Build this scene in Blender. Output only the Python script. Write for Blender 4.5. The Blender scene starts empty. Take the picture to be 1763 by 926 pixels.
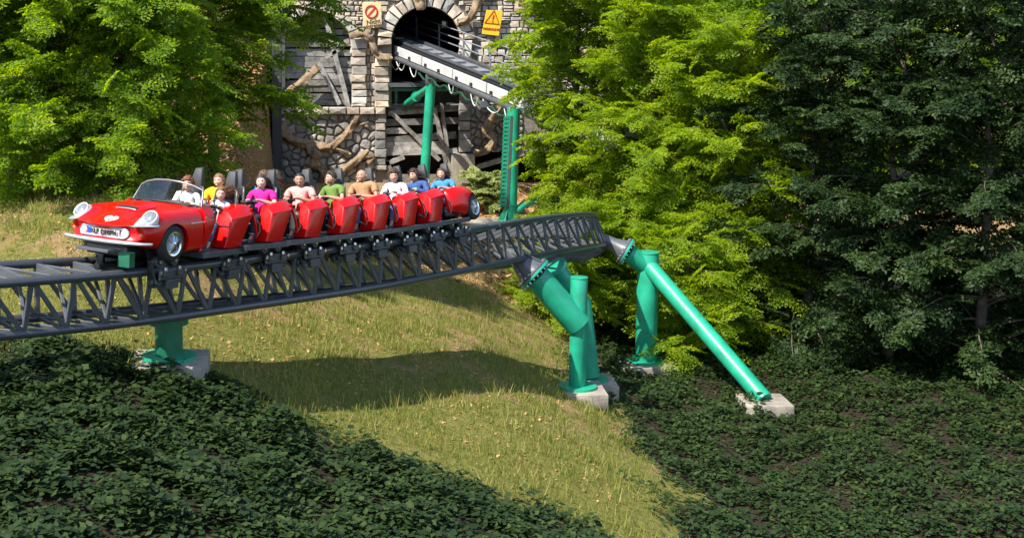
import bpy, bmesh, math, random
import numpy as np
from mathutils import Vector, Matrix, noise as mnoise
from mathutils.bvhtree import BVHTree
R = math.radians
SC = bpy.context.scene
COL = SC.collection
# ------------------------------------------------------------------ camera
F_PX, PCX, PCY, PITCH, CAMZ = 2520.0, 600.0, 253.0, R(6.2), 8.4
CAM = Vector((0, 0, CAMZ))
FWD = Vector((0, math.cos(PITCH), -math.sin(PITCH)))
UPV = Vector((0, math.sin(PITCH), math.cos(PITCH)))
RGT = Vector((1, 0, 0))
def at(u, v, y):
    d = RGT*((u-PCX)/F_PX) - UPV*((v-PCY)/F_PX) + FWD
    return CAM + d*(y/d.y)
def proj(p):
    q = Vector(p)-CAM
    z = q.dot(FWD)
    return PCX+F_PX*q.dot(RGT)/z, PCY-F_PX*q.dot(UPV)/z
cam_d = bpy.data.cameras.new('camera')
cam = bpy.data.objects.new('camera', cam_d)
COL.objects.link(cam)
cam.location = CAM
cam.rotation_euler = (math.pi/2-PITCH, 0, 0)
cam_d.sensor_width = 36
cam_d.lens = 36*F_PX/1763
cam_d.shift_x = (881.5-PCX)/1763
cam_d.shift_y = -(463-PCY)/1763
cam_d.clip_start = .1
cam_d.clip_end = 3000
SC.camera = cam
# ------------------------------------------------------------------ light
SUN_EL, SX, SY = R(52), -.78, -.625
w = bpy.data.worlds.new('World'); SC.world = w; w.use_nodes = True
nt = w.node_tree
sk = nt.nodes.new('ShaderNodeTexSky'); sk.sky_type = 'NISHITA'; sk.sun_disc = False
sk.sun_elevation = SUN_EL; sk.sun_rotation = math.atan2(SX, SY)
sk.air_density = 1.0; sk.dust_density = .6
bg = nt.nodes['Background']; bg.inputs[1].default_value = .15
nt.links.new(sk.outputs[0], bg.inputs[0])
sd = bpy.data.lights.new('sun', 'SUN'); sd.energy = 5.0; sd.angle = R(.5); sd.color = (1, .95, .86)
so = bpy.data.objects.new('sun', sd); COL.objects.link(so)
SUNV = Vector((SX*math.cos(SUN_EL), SY*math.cos(SUN_EL), math.sin(SUN_EL))).normalized()
so.rotation_euler = SUNV.to_track_quat('Z', 'Y').to_euler()
so.location = (-20, -10, 40)
vs = SC.view_settings
vs.view_transform = 'Standard'; vs.look = 'None'; vs.gamma = 1; vs.exposure = 1.0
vs.use_curve_mapping = False
SC.cycles.max_bounces = 6; SC.cycles.diffuse_bounces = 3; SC.cycles.transmission_bounces = 4
SC.cycles.transparent_max_bounces = 6; SC.cycles.caustics_reflective = False; SC.cycles.caustics_refractive = False
# ------------------------------------------------------------------ materials
MATS = {}
def mat(name, col, rough=.5, metal=0, coat=0, var=.0, scale=6., bump=0., bscale=20., col2=None, spec=.5, attr=None, trans=0):
    if name in MATS: return MATS[name]
    m = bpy.data.materials.new(name); m.use_nodes = True
    t = m.node_tree; p = t.nodes['Principled BSDF']
    p.inputs['Roughness'].default_value = rough
    p.inputs['Metallic'].default_value = metal
    p.inputs['Coat Weight'].default_value = coat
    p.inputs['Coat Roughness'].default_value = .04
    p.inputs['Specular IOR Level'].default_value = spec
    p.inputs['Base Color'].default_value = (*col, 1)
    m.diffuse_color = (*col, 1)
    tc = t.nodes.new('ShaderNodeTexCoord')
    if var > 0 or col2:
        n = t.nodes.new('ShaderNodeTexNoise'); n.inputs['Scale'].default_value = scale
        n.inputs['Detail'].default_value = 6; n.inputs['Roughness'].default_value = .65
        t.links.new(tc.outputs['Object'], n.inputs['Vector'])
        r = t.nodes.new('ShaderNodeValToRGB')
        a = [c*(1-var) for c in col]; b = list(col2) if col2 else [min(1, c*(1+var)) for c in col]
        r.color_ramp.elements[0].position = .32; r.color_ramp.elements[1].position = .68
        r.color_ramp.elements[0].color = (*a, 1); r.color_ramp.elements[1].color = (*b, 1)
        t.links.new(n.outputs['Fac'], r.inputs[0])
        out = r.outputs[0]
        if attr:
            at_ = t.nodes.new('ShaderNodeAttribute'); at_.attribute_name = attr
            mx = t.nodes.new('ShaderNodeMix'); mx.data_type = 'RGBA'; mx.blend_type = 'MULTIPLY'
            mx.inputs[0].default_value = 1
            t.links.new(out, mx.inputs[6]); t.links.new(at_.outputs['Color'], mx.inputs[7]); out = mx.outputs[2]
        t.links.new(out, p.inputs['Base Color'])
        rr = t.nodes.new('ShaderNodeMapRange'); rr.inputs[3].default_value = max(0.02, rough-.08); rr.inputs[4].default_value = min(1, rough+.1)
        t.links.new(n.outputs['Fac'], rr.inputs[0]); t.links.new(rr.outputs[0], p.inputs['Roughness'])
    if bump > 0:
        n2 = t.nodes.new('ShaderNodeTexNoise'); n2.inputs['Scale'].default_value = bscale; n2.inputs['Detail'].default_value = 5
        t.links.new(tc.outputs['Object'], n2.inputs['Vector'])
        b = t.nodes.new('ShaderNodeBump'); b.inputs['Strength'].default_value = bump; b.inputs['Distance'].default_value = .03
        t.links.new(n2.outputs['Fac'], b.inputs['Height']); t.links.new(b.outputs[0], p.inputs['Normal'])
    MATS[name] = m
    return m
def leaf_mat(name, c0, c1, c2, tr=.45):
    m = bpy.data.materials.new(name); m.use_nodes = True
    t = m.node_tree; p = t.nodes['Principled BSDF']; out = t.nodes['Material Output']
    a = t.nodes.new('ShaderNodeAttribute'); a.attribute_name = 'tint'
    r = t.nodes.new('ShaderNodeValToRGB')
    e = r.color_ramp.elements; e[0].color = (*c0, 1); e[1].color = (*c2, 1)
    k = e.new(.5); k.color = (*c1, 1)
    t.links.new(a.outputs['Fac'], r.inputs[0])
    t.links.new(r.outputs[0], p.inputs['Base Color'])
    p.inputs['Roughness'].default_value = .55; p.inputs['Specular IOR Level'].default_value = .22
    tl = t.nodes.new('ShaderNodeBsdfTranslucent')
    hs = t.nodes.new('ShaderNodeHueSaturation'); hs.inputs['Hue'].default_value = .485; hs.inputs['Value'].default_value = 2.2; hs.inputs['Saturation'].default_value = 1.1
    t.links.new(r.outputs[0], hs.inputs['Color']); t.links.new(hs.outputs[0], tl.inputs[0])
    mx = t.nodes.new('ShaderNodeMixShader'); mx.inputs[0].default_value = tr
    t.links.new(p.outputs[0], mx.inputs[1]); t.links.new(tl.outputs[0], mx.inputs[2]); t.links.new(mx.outputs[0], out.inputs[0])
    m.diffuse_color = (*c1, 1); MATS[name] = m
    return m
def glass_mat():
    m = bpy.data.materials.new('windscreen glass'); m.use_nodes = True
    t = m.node_tree; out = t.nodes['Material Output']; t.nodes.remove(t.nodes['Principled BSDF'])
    tr = t.nodes.new('ShaderNodeBsdfTransparent'); tr.inputs[0].default_value = (.93, .96, .95, 1)
    gl = t.nodes.new('ShaderNodeBsdfGlossy'); gl.inputs['Roughness'].default_value = .03
    fr = t.nodes.new('ShaderNodeFresnel'); mx = t.nodes.new('ShaderNodeMixShader')
    k = t.nodes.new('ShaderNodeMath'); k.operation = 'MULTIPLY'; k.inputs[1].default_value = .12
    t.links.new(fr.outputs[0], k.inputs[0]); t.links.new(k.outputs[0], mx.inputs[0]); t.links.new(tr.outputs[0], mx.inputs[1]); t.links.new(gl.outputs[0], mx.inputs[2])
    t.links.new(mx.outputs[0], out.inputs[0]); MATS['glass'] = m
    return m
M_RED = mat('red car paint', (.54, .0025, .0015), .3, 0, .28, .08, 3., spec=.25)
M_CHROME = mat('polished chrome', (.78, .78, .78), .16, 1, 0, .06, 9.)
M_SILVER = mat('satin silver paint', (.44, .44, .45), .3, .4, 0, .08, 8.)
M_WHITEP = mat('white gloss paint', (.78, .77, .74), .32, 0, .2, .06, 3.)
M_TYRE = mat('tyre rubber', (.017, .017, .018), .75, 0, 0, .3, 12., .15, 60)
M_BLACK = mat('black plastic', (.016, .017, .02), .5, 0, 0, .3, 9.)
M_SEAT = mat('black seat vinyl', (.022, .022, .026), .42, 0, .1, .3, 9., .1, 40)
M_HEADR = mat('grey headrest foam', (.034, .033, .034), .6, 0, 0, .25, 9., .15, 50)
M_TRIM = mat('grey seat trim', (.10, .105, .11), .35, .2, 0, .1, 9.)
M_STEEL = mat('dark grey track paint', (.046, .049, .056), .33, 0, .2, .16, 2.6, .04, 30)
M_STEELL = mat('grey track paint', (.075, .079, .088), .38, 0, .15, .14, 2.6, .04, 30)
M_DECK = mat('dark platform plate', (.05, .055, .062), .45, .1, .1, .25, 7., .1, 60)
M_BOGIE = mat('greasy bogie metal', (.016, .016, .017), .42, .3, 0, .45, 14., .2, 40)
M_BOLT = mat('bare steel', (.55, .55, .54), .3, .95, 0, .25, 20.)
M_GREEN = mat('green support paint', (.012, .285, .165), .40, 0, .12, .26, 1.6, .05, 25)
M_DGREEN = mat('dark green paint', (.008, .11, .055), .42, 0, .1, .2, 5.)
M_POLY = mat('polyurethane wheel', (.05, .05, .05), .4, 0, 0, .3, 14.)
M_LENS = mat('headlamp lens', (.30, .315, .33), .08, .5, 1, .2, 30.)
M_FOG = mat('fog lamp lens', (.72, .74, .7), .12, .1, 1, .15, 22.)
M_AMBER = mat('amber lens', (.75, .20, .02), .2, 0, .8, .1, 20.)
M_FRAME = mat('windscreen frame metal', (.20, .20, .205), .3, .35, 0, .08, 8.)
M_GLASS = glass_mat()
M_STONE = mat('weathered stone', (.39, .345, .29), .85, 0, 0, .36, 1.4, .55, 9, attr='tint')
M_STONED = mat('grey rubble stone', (.255, .24, .217), .88, 0, 0, .45, 1.5, .6, 9, attr='tint')
M_MORTAR = mat('dark mortar', (.17, .148, .122), .95, 0, 0, .35, 6., .5, 25)
M_ROOT = mat('carved root bark', (.215, .150, .088), .85, 0, 0, .5, 3.5, 1.0, 12)
M_WOOD = mat('weathered grey board', (.205, .197, .185), .85, 0, 0, .55, 3., .6, 14, attr='tint')
M_DARK = mat('interior shade black', (.010, .011, .013), .9, 0, 0, .3, 2.)  # tunnel and recess shade put into a near-black colour
M_CREAM = mat('cream render', (.58, .49, .42), .85, 0, 0, .2, 2., .2, 12)
M_CONC = mat('concrete', (.25, .22, .175), .88, 0, 0, .4, 2.2, .4, 18)
M_DSTEEL = mat('dark building steel', (.035, .037, .042), .55, 0, 0, .3, 3.)
M_SIGNC = mat('aged cream sign board', (.62, .49, .25), .7, 0, 0, .18, 2.2)
M_SIGNY = mat('yellow sign board', (.68, .42, .012), .6, 0, 0, .12, 2.0)
M_SIGNW = mat('bleached plank sign', (.52, .36, .25), .8, 0, 0, .22, 3.)
M_SRED = mat('red sign paint', (.48, .012, .012), .6, 0, 0, .15, 5.)
M_SBRN = mat('brown lettering', (.10, .045, .02), .7, 0, 0, .1, 5.)
M_SBLK = mat('black lettering', (.02, .018, .016), .6, 0, 0, .1, 5.)
M_SORG = mat('orange sign paint', (.80, .36, .010), .6, 0, 0, .08, 5.)
M_DRED = mat('dark red sign paint', (.33, .035, .008), .6, 0, 0, .1, 5.)
M_BARK = mat('tree bark', (.10, .078, .055), .9, 0, 0, .45, 4., .7, 18)
M_PALE = mat('pale grey steel', (.20, .21, .23), .45, .1, 0, .18, 4.)
M_CABLE = mat('white cable sheath', (.68, .68, .66), .5, 0, 0, .1, 6.)
M_BLUE = mat('blue plate band', (.01, .05, .48), .4, 0, 0, .05, 6.)
# ------------------------------------------------------------------ mesh builder
class MB:
    def __init__(s): s.v = []; s.f = []; s.m = []
    def add(s, vs, fs, m=0):
        o = len(s.v); s.v += [tuple(v) for v in vs]
        for f in fs: s.f.append([i+o for i in f]); s.m.append(m)
    def box(s, c, d, M=None, m=0):
        x, y, z = d[0]/2, d[1]/2, d[2]/2
        vs = [Vector((sx*x, sy*y, sz*z)) for sz in (-1, 1) for sy in (-1, 1) for sx in (-1, 1)]
        if M is not None: vs = [M @ v for v in vs]
        vs = [v+Vector(c) for v in vs]
        s.add(vs, [(0, 2, 3, 1), (4, 5, 7, 6), (0, 1, 5, 4), (2, 6, 7, 3), (0, 4, 6, 2), (1, 3, 7, 5)], m)
        return s
    def hexa(s, b, t, m=0):   # bottom 4, top 4 (ccw seen from above)
        s.add(list(b)+list(t), [(3, 2, 1, 0), (4, 5, 6, 7), (0, 1, 5, 4), (1, 2, 6, 5), (2, 3, 7, 6), (3, 0, 4, 7)], m); return s
    def bar(s, a, b, wd, ht, up=(0, 0, 1), m=0):
        a = Vector(a); b = Vector(b); d = (b-a)
        if d.length < 1e-6: return s
        d.normalize(); sd_ = d.cross(Vector(up))
        if sd_.length < 1e-4: sd_ = d.cross(Vector((1, 0, 0)))
        sd_.normalize(); u = sd_.cross(d)
        q = [(-wd/2, -ht/2), (wd/2, -ht/2), (wd/2, ht/2), (-wd/2, ht/2)]
        vs = [a+sd_*i+u*j for i, j in q]+[b+sd_*i+u*j for i, j in q]
        s.add(vs, [(0, 1, 2, 3), (7, 6, 5, 4), (0, 4, 5, 1), (1, 5, 6, 2), (2, 6, 7, 3), (3, 7, 4, 0)], m); return s
    def tube(s, pts, r, seg=10, cap=True, m=0, sq=1.):
        pts = [Vector(p) for p in pts]; n = len(pts)
        rr = r if hasattr(r, '__len__') else [r]*n
        vs = []; prev = None
        for i, p in enumerate(pts):
            t = (pts[min(i+1, n-1)]-pts[max(i-1, 0)]).normalized()
            if prev is None:
                ref = Vector((0, 0, 1)) if abs(t.z) < .9 else Vector((1, 0, 0))
                a = t.cross(ref).normalized()
            else:
                a = (prev-t*prev.dot(t)).normalized()
            prev = a; b = t.cross(a)
            for k in range(seg):
                an = 2*math.pi*k/seg
                vs.append(p+(a*math.cos(an)+b*math.sin(an)*sq)*rr[i])
        fs = [(i*seg+k, i*seg+(k+1) % seg, (i+1)*seg+(k+1) % seg, (i+1)*seg+k) for i in range(n-1) for k in range(seg)]
        if cap: fs += [tuple(range(seg))[::-1], tuple(range((n-1)*seg, n*seg))]
        s.add(vs, fs, m); return s
    def cyl(s, a, b, r0, r1=None, seg=20, m=0): return s.tube([a, b], [r0, r0 if r1 is None else r1], seg, True, m)
    def lathe(s, o, ax, prof, seg=32, m=0, closed=False):
        # prof: list of (distance along ax, radius)
        ax = Vector(ax).normalized(); o = Vector(o)
        a = ax.cross(Vector((0, 0, 1)) if abs(ax.z) < .9 else Vector((1, 0, 0))).normalized(); b = ax.cross(a)
        vs = [o+ax*d+(a*math.cos(2*math.pi*k/seg)+b*math.sin(2*math.pi*k/seg))*r for d, r in prof for k in range(seg)]
        n = len(prof)
        fs = [(i*seg+k, (i+1)*seg+k, (i+1)*seg+(k+1) % seg, i*seg+(k+1) % seg) for i in range(n-1) for k in range(seg)]
        if closed: fs += [((n-1)*seg+k, k, (k+1) % seg, (n-1)*seg+(k+1) % seg) for k in range(seg)]
        else: fs += [tuple(range(seg)), tuple(range((n-1)*seg, n*seg))[::-1]]
        s.add(vs, fs, m); return s
    def prism(s, outline, vec, m=0):
        n = len(outline); vec = Vector(vec)
        vs = [Vector(p) for p in outline]; vs2 = [p+vec for p in vs]
        s.add(vs+vs2, [tuple(range(n)), tuple(range(2*n-1, n-1, -1))]+[(i, i+n, (i+1) % n+n, (i+1) % n) for i in range(n)], m); return s
    def grid(s, rows, m=0, closed=False):
        n = len(rows); k = len(rows[0])
        vs = [p for r in rows for p in r]
        fs = [(i*k+j, i*k+(j+1) % k, (i+1)*k+(j+1) % k, (i+1)*k+j) for i in range(n-1) for j in range(k if closed else k-1)]
        s.add(vs, fs, m); return s
    def build(s, name, mats, parent=None, smooth=None, bevel=0, bseg=2, sub=0, world=False, fixn=False, solid=0):
        me = bpy.data.meshes.new(name)
        me.from_pydata(s.v, [], s.f); me.validate()
        if not isinstance(mats, (list, tuple)): mats = [mats]
        for q in mats: me.materials.append(q)
        if len(mats) > 1 and len(me.polygons) == len(s.m):
            me.polygons.foreach_set('material_index', s.m)
        if fixn:
            bm = bmesh.new(); bm.from_mesh(me); bmesh.ops.remove_doubles(bm, verts=bm.verts, dist=1e-5)
            bmesh.ops.recalc_face_normals(bm, faces=bm.faces); bm.to_mesh(me); bm.free()
        o = bpy.data.objects.new(name, me); COL.objects.link(o)
        if bevel or sub or solid:
            if solid:
                md = o.modifiers.new('t', 'SOLIDIFY'); md.thickness = solid; md.offset = 0
            if bevel:
                md = o.modifiers.new('b', 'BEVEL'); md.width = bevel; md.segments = bseg; md.limit_method = 'ANGLE'; md.angle_limit = R(28)
            if sub:
                md = o.modifiers.new('s', 'SUBSURF'); md.levels = sub; md.render_levels = sub
            bake(o)
        me = o.data
        if smooth is not None:
            me.polygons.foreach_set('use_smooth', [True]*len(me.polygons))
            if smooth < 179: me.set_sharp_from_angle(angle=R(smooth))
        if parent is not None:
            o.parent = parent
            if world: o.matrix_parent_inverse = parent.matrix_basis.inverted()
        return o
def bake(o):
    dg = bpy.context.evaluated_depsgraph_get(); dg.update()
    me2 = bpy.data.meshes.new_from_object(o.evaluated_get(dg), depsgraph=dg)
    old = o.data; o.modifiers.clear(); o.data = me2; nm = o.name.split('.')[0]
    bpy.data.meshes.remove(old); me2.name = nm
def tag(o, label=None, cat=None, group=None, kind=None):
    if label: o['label'] = label
    if cat: o['category'] = cat
    if group: o['group'] = group
    if kind: o['kind'] = kind
    return o
def thing(name, label, cat, loc=(0, 0, 0), group=None, M=None):
    o = bpy.data.objects.new(name, None); COL.objects.link(o)
    o.empty_display_size = .2
    if M is not None: o.matrix_basis = M
    else: o.location = loc
    if M is None: o.matrix_basis = Matrix.Translation(Vector(loc))
    return tag(o, label, cat, group)
def copy_tree(o, parent=None, M=None):
    c = o.copy(); COL.objects.link(c)
    if parent is not None: c.parent = parent
    if M is not None: c.matrix_basis = M
    for ch in o.children: copy_tree(ch, c)
    return c
def rotm(ax, deg): return Matrix.Rotation(R(deg), 3, ax)
def sst(a, b, x):
    t = max(0., min(1., (x-a)/(b-a))); return t*t*(3-2*t)
def text_mesh(txt, size, M, mat_, name, parent, depth=.004, world=True, bold=0, align='CENTER'):
    c = bpy.data.curves.new(name, 'FONT'); c.body = txt; c.size = size; c.align_x = align; c.align_y = 'CENTER'
    c.extrude = depth; c.offset = bold
    o = bpy.data.objects.new(name, c); COL.objects.link(o)
    dg = bpy.context.evaluated_depsgraph_get(); dg.update()
    me = bpy.data.meshes.new_from_object(o.evaluated_get(dg), depsgraph=dg)
    bpy.data.objects.remove(o); bpy.data.curves.remove(c)
    me.transform(M); me.materials.clear(); me.materials.append(mat_)
    o = bpy.data.objects.new(name, me); COL.objects.link(o); me.name = name
    o.parent = parent
    if world: o.matrix_parent_inverse = parent.matrix_basis.inverted()
    return o
# ------------------------------------------------------------------ terrain
def ground_z(x, y):
    bf = sst(42, 56, y)
    bank = sst(-2.0-1.3*bf, -4.6+.9*bf, x)
    z = 2.2*sst(3.0, -5.0, x)*(1-sst(36, 50, y)*(1-bank))   # one side higher
    z += bank*(1.3*sst(27.5, 33.5, y)+.25*sst(34, 46, y)+2.1*sst(46, 66, y)+5*sst(66, 110, y))
    z -= bank*.35*sst(33.5, 44, y)
    z -= .6*sst(60, 70, y)*(1-bank)*sst(20, 5, abs(x))
    z += 1.0*sst(14, 30, x)*sst(44, 60, y)
    z -= 2.3*sst(1.5, 8.5, x)*sst(50, 42, y)
    n = mnoise.noise(Vector((x*.22, y*.22, 3.1)))*.16+mnoise.noise(Vector((x*.9, y*.9, 7.7)))*.05
    return z+n*sst(400, 60, abs(x)+abs(y))
def bed(x, y):
    w_ = mnoise.noise(Vector((x*.35, y*.35, 9.)))*1.6
    return max(sst(25.2, 23.6, y+w_+.10*x), sst(5.5, 7.5, x+w_)*sst(47, 43, y+w_))
def build_ground():
    xs = sorted(set([-3.3, -3.7, -600, -300, -150, -80, -50, -35]+[-26+.5*i for i in range(0, 105)]+[30, 40, 60, 90, 160, 300, 600]))
    ys = sorted(set([-300, -120, -50, -20, 0, 6]+[10+.5*i for i in range(0, 140)]+[84, 92, 105, 130, 200, 400, 900]))
    b = MB(); b.grid([[(x, y, ground_z(x, y)) for x in xs] for y in ys])
    b.f = [f[::-1] for f in b.f] if False else b.f
    m = bpy.data.materials.new('ground cover'); m.use_nodes = True
    t = m.node_tree; p = t.nodes['Principled BSDF']; p.inputs['Roughness'].default_value = .95; p.inputs['Specular IOR Level'].default_value = .1
    tc = t.nodes.new('ShaderNodeTexCoord')
    def nz(sc, det=6, rough=.6):
        n = t.nodes.new('ShaderNodeTexNoise'); n.inputs['Scale'].default_value = sc; n.inputs['Detail'].default_value = det; n.inputs['Roughness'].default_value = rough
        t.links.new(tc.outputs['Object'], n.inputs['Vector']); return n
    def ramp(src, cols):
        r = t.nodes.new('ShaderNodeValToRGB'); e = r.color_ramp.elements
        e[0].position = cols[0][0]; e[0].color = (*cols[0][1], 1); e[1].position = cols[-1][0]; e[1].color = (*cols[-1][1], 1)
        for q in cols[1:-1]: k = e.new(q[0]); k.color = (*q[1], 1)
        t.links.new(src, r.inputs[0]); return r
    grass = ramp(nz(7, 8, .7).outputs[0], [(.3, (.10, .125, .022)), (.5, (.20, .195, .045)), (.68, (.32, .25, .09))])
    litter = ramp(nz(5, 10, .8).outputs[0], [(.28, (.15, .095, .045)), (.48, (.33, .215, .10)), (.7, (.46, .33, .17))])
    mulch = ramp(nz(22, 8, .75).outputs[0], [(.3, (.018, .013, .009)), (.55, (.05, .036, .024)), (.75, (.10, .072, .045))])
    at1 = t.nodes.new('ShaderNodeAttribute'); at1.attribute_name = 'litter'
    at2 = t.nodes.new('ShaderNodeAttribute'); at2.attribute_name = 'mulch'
    nn = nz(.9, 5, .6)
    def edge(a):
        s = t.nodes.new('ShaderNodeMath'); s.operation = 'ADD'; t.links.new(a.outputs['Fac'], s.inputs[0])
        k = t.nodes.new('ShaderNodeMath'); k.operation = 'MULTIPLY_ADD'; k.inputs[1].default_value = 1.4; k.inputs[2].default_value = -.7
        t.links.new(nn.outputs[0], k.inputs[0]); t.links.new(k.outputs[0], s.inputs[1])
        r = t.nodes.new('ShaderNodeMapRange'); r.inputs[1].default_value = .4; r.inputs[2].default_value = .6; r.interpolation_type = 'SMOOTHSTEP'
        t.links.new(s.outputs[0], r.inputs[0]); return r.outputs[0]
    def mix(f, a, c):
        x = t.nodes.new('ShaderNodeMix'); x.data_type = 'RGBA'; t.links.new(f, x.inputs[0]); t.links.new(a, x.inputs[6]); t.links.new(c, x.inputs[7]); return x.outputs[2]
    c1 = mix(edge(at1), grass.outputs[0], litter.outputs[0]); c2 = mix(edge(at2), c1, mulch.outputs[0])
    t.links.new(c2, p.inputs['Base Color'])
    bp = t.nodes.new('ShaderNodeBump'); bp.inputs['Strength'].default_value = 1.0; bp.inputs['Distance'].default_value = .12
    t.links.new(nz(14, 8, .75).outputs[0], bp.inputs['Height']); t.links.new(bp.outputs[0], p.inputs['Normal'])
    o = b.build('ground', m, smooth=180)
    me = o.data
    a1 = me.attributes.new('litter', 'FLOAT', 'POINT'); a2 = me.attributes.new('mulch', 'FLOAT', 'POINT')
    for i, v in enumerate(me.vertices):
        x, y, z = v.co
        a1.data[i].value = max(sst(36+4*sst(-2, 1, x), 42+4*sst(-2, 1, x), y), .42*sst(31, 28, y)*0, .46*sst(27, 31, y))
        a2.data[i].value = bed(x, y)
    tag(o, kind='structure')
    if o.data.polygons[0].normal.z < 0: o.data.flip_normals()
    return o
build_ground()
# ------------------------------------------------------------------ stuff: grass blades, fallen leaves
def blades(name, mt, spots, hgt, wid, seed, flat=False, kind='stuff'):
    # hgt, wid: metres, or arrays with one value for each spot
    rg = np.random.default_rng(seed); n = len(spots)
    P = np.array(spots, float); a = rg.uniform(0, 2*np.pi, n); h = hgt*np.clip(rg.lognormal(-.25, .42, n), .3, 1.7); wd = wid*rg.uniform(.6, 1.3, n)
    dx, dy = np.cos(a), np.sin(a)
    V = np.zeros((n, 4, 3))
    if flat:
        e = np.stack([dx, dy, rg.uniform(-.5, .5, n)], 1); s = np.stack([-dy, dx, rg.uniform(-.5, .5, n)], 1)
        up = np.array([0, 0, .015])
        V[:, 0] = P+up-e*h[:, None]*.5; V[:, 1] = P+up+s*wd[:, None]*.5; V[:, 2] = P+up+e*h[:, None]*.5; V[:, 3] = P+up-s*wd[:, None]*.5
    else:
        ln = rg.uniform(.1, .7, n)
        V[:, 0] = P-np.stack([dx, dy, 0*dx], 1)*wd[:, None]/2; V[:, 1] = P+np.stack([dx, dy, 0*dx], 1)*wd[:, None]/2
        b = rg.uniform(0, 2*np.pi, n); off = np.stack([np.cos(b)*ln*h, np.sin(b)*ln*h, h], 1)
        V[:, 2] = P+off+np.stack([dx, dy, 0*dx], 1)*wd[:, None]*.15; V[:, 3] = P+off-np.stack([dx, dy, 0*dx], 1)*wd[:, None]*.15
    tint = rg.uniform(0, 1, n)**1.4*.75+np.array([.5+.5*mnoise.noise(Vector((p[0]*.8, p[1]*.8, seed))) for p in spots])*.35
    return quads(name, mt, V, tint)
def quads(name, mt, V, tint, parent=None, world=False):
    n = len(V); me = bpy.data.meshes.new(name)
    me.vertices.add(n*4); me.vertices.foreach_set('co', V.reshape(-1).astype(np.float32))
    me.loops.add(n*4); me.loops.foreach_set('vertex_index', np.arange(n*4, dtype=np.int32))
    me.polygons.add(n); me.polygons.foreach_set('loop_start', np.arange(0, n*4, 4, dtype=np.int32))
    me.update(calc_edges=True)
    a = me.attributes.new('tint', 'FLOAT', 'FACE'); a.data.foreach_set('value', tint.astype(np.float32))
    me.materials.append(mt)
    o = bpy.data.objects.new(name, me); COL.objects.link(o)
    if parent is not None:
        o.parent = parent
        if world: o.matrix_parent_inverse = parent.matrix_basis.inverted()
    return o
M_BLADE = leaf_mat('grass blade', (.085, .135, .018), (.18, .20, .04), (.36, .29, .10), .3)
M_LITTER = leaf_mat('dry leaf', (.14, .075, .03), (.36, .20, .08), (.58, .38, .18), .15)
rg = np.random.default_rng(5)
sp = []
for i in range(85000):
    x = rg.uniform(-13, 6.5); y = 24+11*rg.uniform(0, 1)**.9
    if i % 5 == 0: x = rg.uniform(-1, 6.5); y = rg.uniform(33, 45)
    if mnoise.noise(Vector((x*.55, y*.55, 2)))+rg.uniform(-.4, .4) < -.22: continue
    sp.append((x, y, ground_z(x, y)-.01))
hg_ = np.array([.05+.16*max(0, .45+mnoise.noise(Vector((p[0]*1.7, p[1]*1.7, 5.)))) for p in sp])
g = blades('grass', M_BLADE, sp, hg_, .02, 3); tag(g, kind='stuff')
sp = []
for i in range(52000):
    if i % 4: x = rg.uniform(-9, -2.6); y = rg.uniform(34, 70)
    else: x = rg.uniform(1.5, 9.5); y = 62-21*rg.uniform()**1.6*.9
    sp.append((x, y, ground_z(x, y)))
for i in range(2500):
    x = rg.uniform(-11, 5); y = rg.uniform(26, 35); sp.append((x, y, ground_z(x, y)))
hs_ = np.array([.10+.11*sst(36, 46, p[1]) for p in sp])
g = blades('fallen_leaves', M_LITTER, sp, hs_, hs_*.62, 4, True); tag(g, kind='stuff')

M_IVY = leaf_mat('dark ivy leaf', (.010, .022, .006), (.020, .040, .009), (.048, .072, .016), .2)
rg = np.random.default_rng(8); sp = []
while len(sp) < 230000:
    x = rg.uniform(-13, 21); y = rg.uniform(14, 45) if x > 5 else rg.uniform(14, 27)
    if rg.uniform() > bed(x, y): continue
    n_ = mnoise.noise(Vector((x*1.3, y*1.3, 4.)))
    if n_ < -.18 and rg.uniform() < .8: continue
    sp.append((x, y, ground_z(x, y)+rg.uniform(0, .12)+max(0, n_+.15)*.42*rg.uniform(.1, 1)))
g = blades('ground_cover', M_IVY, sp, .125, .10, 6, True); tag(g, kind='stuff')
# ------------------------------------------------------------------ track path (backwards along the ride: s grows towards the tail)
TH = [(-26, 20), (-18, 24), (-13, 30), (-10, 34), (-8, 39), (-6, 47), (-4, 54), (-2, 57), (0, 57), (3, 56.5), (6, 57), (8, 58.2), (10, 61.5), (12, 67), (14, 74.5), (16, 83), (18, 92), (20, 101), (22, 110)]
VU = [(-600, 535), (-420, 520), (-150, 500), (0, 487), (100, 480.5), (200, 473), (270, 466), (340, 457), (430, 446), (520, 436), (600, 427), (680, 417), (740, 407), (800, 398), (850, 389), (910, 379), (960, 372.5), (1000, 369), (1015, 369)]
def smooth_arr(a, n):
    a = a.copy()
    for _ in range(n): a[1:-1] = .25*a[:-2]+.5*a[1:-1]+.25*a[2:]
    return a
DS = .1; TS = np.arange(-24, 22+1e-6, DS)
th_ = np.radians(smooth_arr(np.interp(TS, *zip(*TH)), 60))
i0 = int(np.argmin(abs(TS)))
TX = np.cumsum(np.cos(th_))*DS; TY = np.cumsum(np.sin(th_))*DS
p0 = at(600, 427, 28.2); TX += p0.x-TX[i0]; TY += p0.y-TY[i0]
TZ = np.zeros_like(TS); imax = None
for i in range(len(TS)):
    zz = 4.
    for k in range(6):
        u, v = proj((TX[i], TY[i], zz)); zz = at(u, np.interp(u, *zip(*VU)), TY[i]).z
    TZ[i] = zz
    if u >= 1010: imax = i; break
sl = (TZ[imax]-TZ[imax-20])/(20*DS)
for i in range(imax, len(TS)):
    sl -= .035*DS; TZ[i] = TZ[i-1]+sl*DS
TZ = smooth_arr(TZ, 120)
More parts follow.
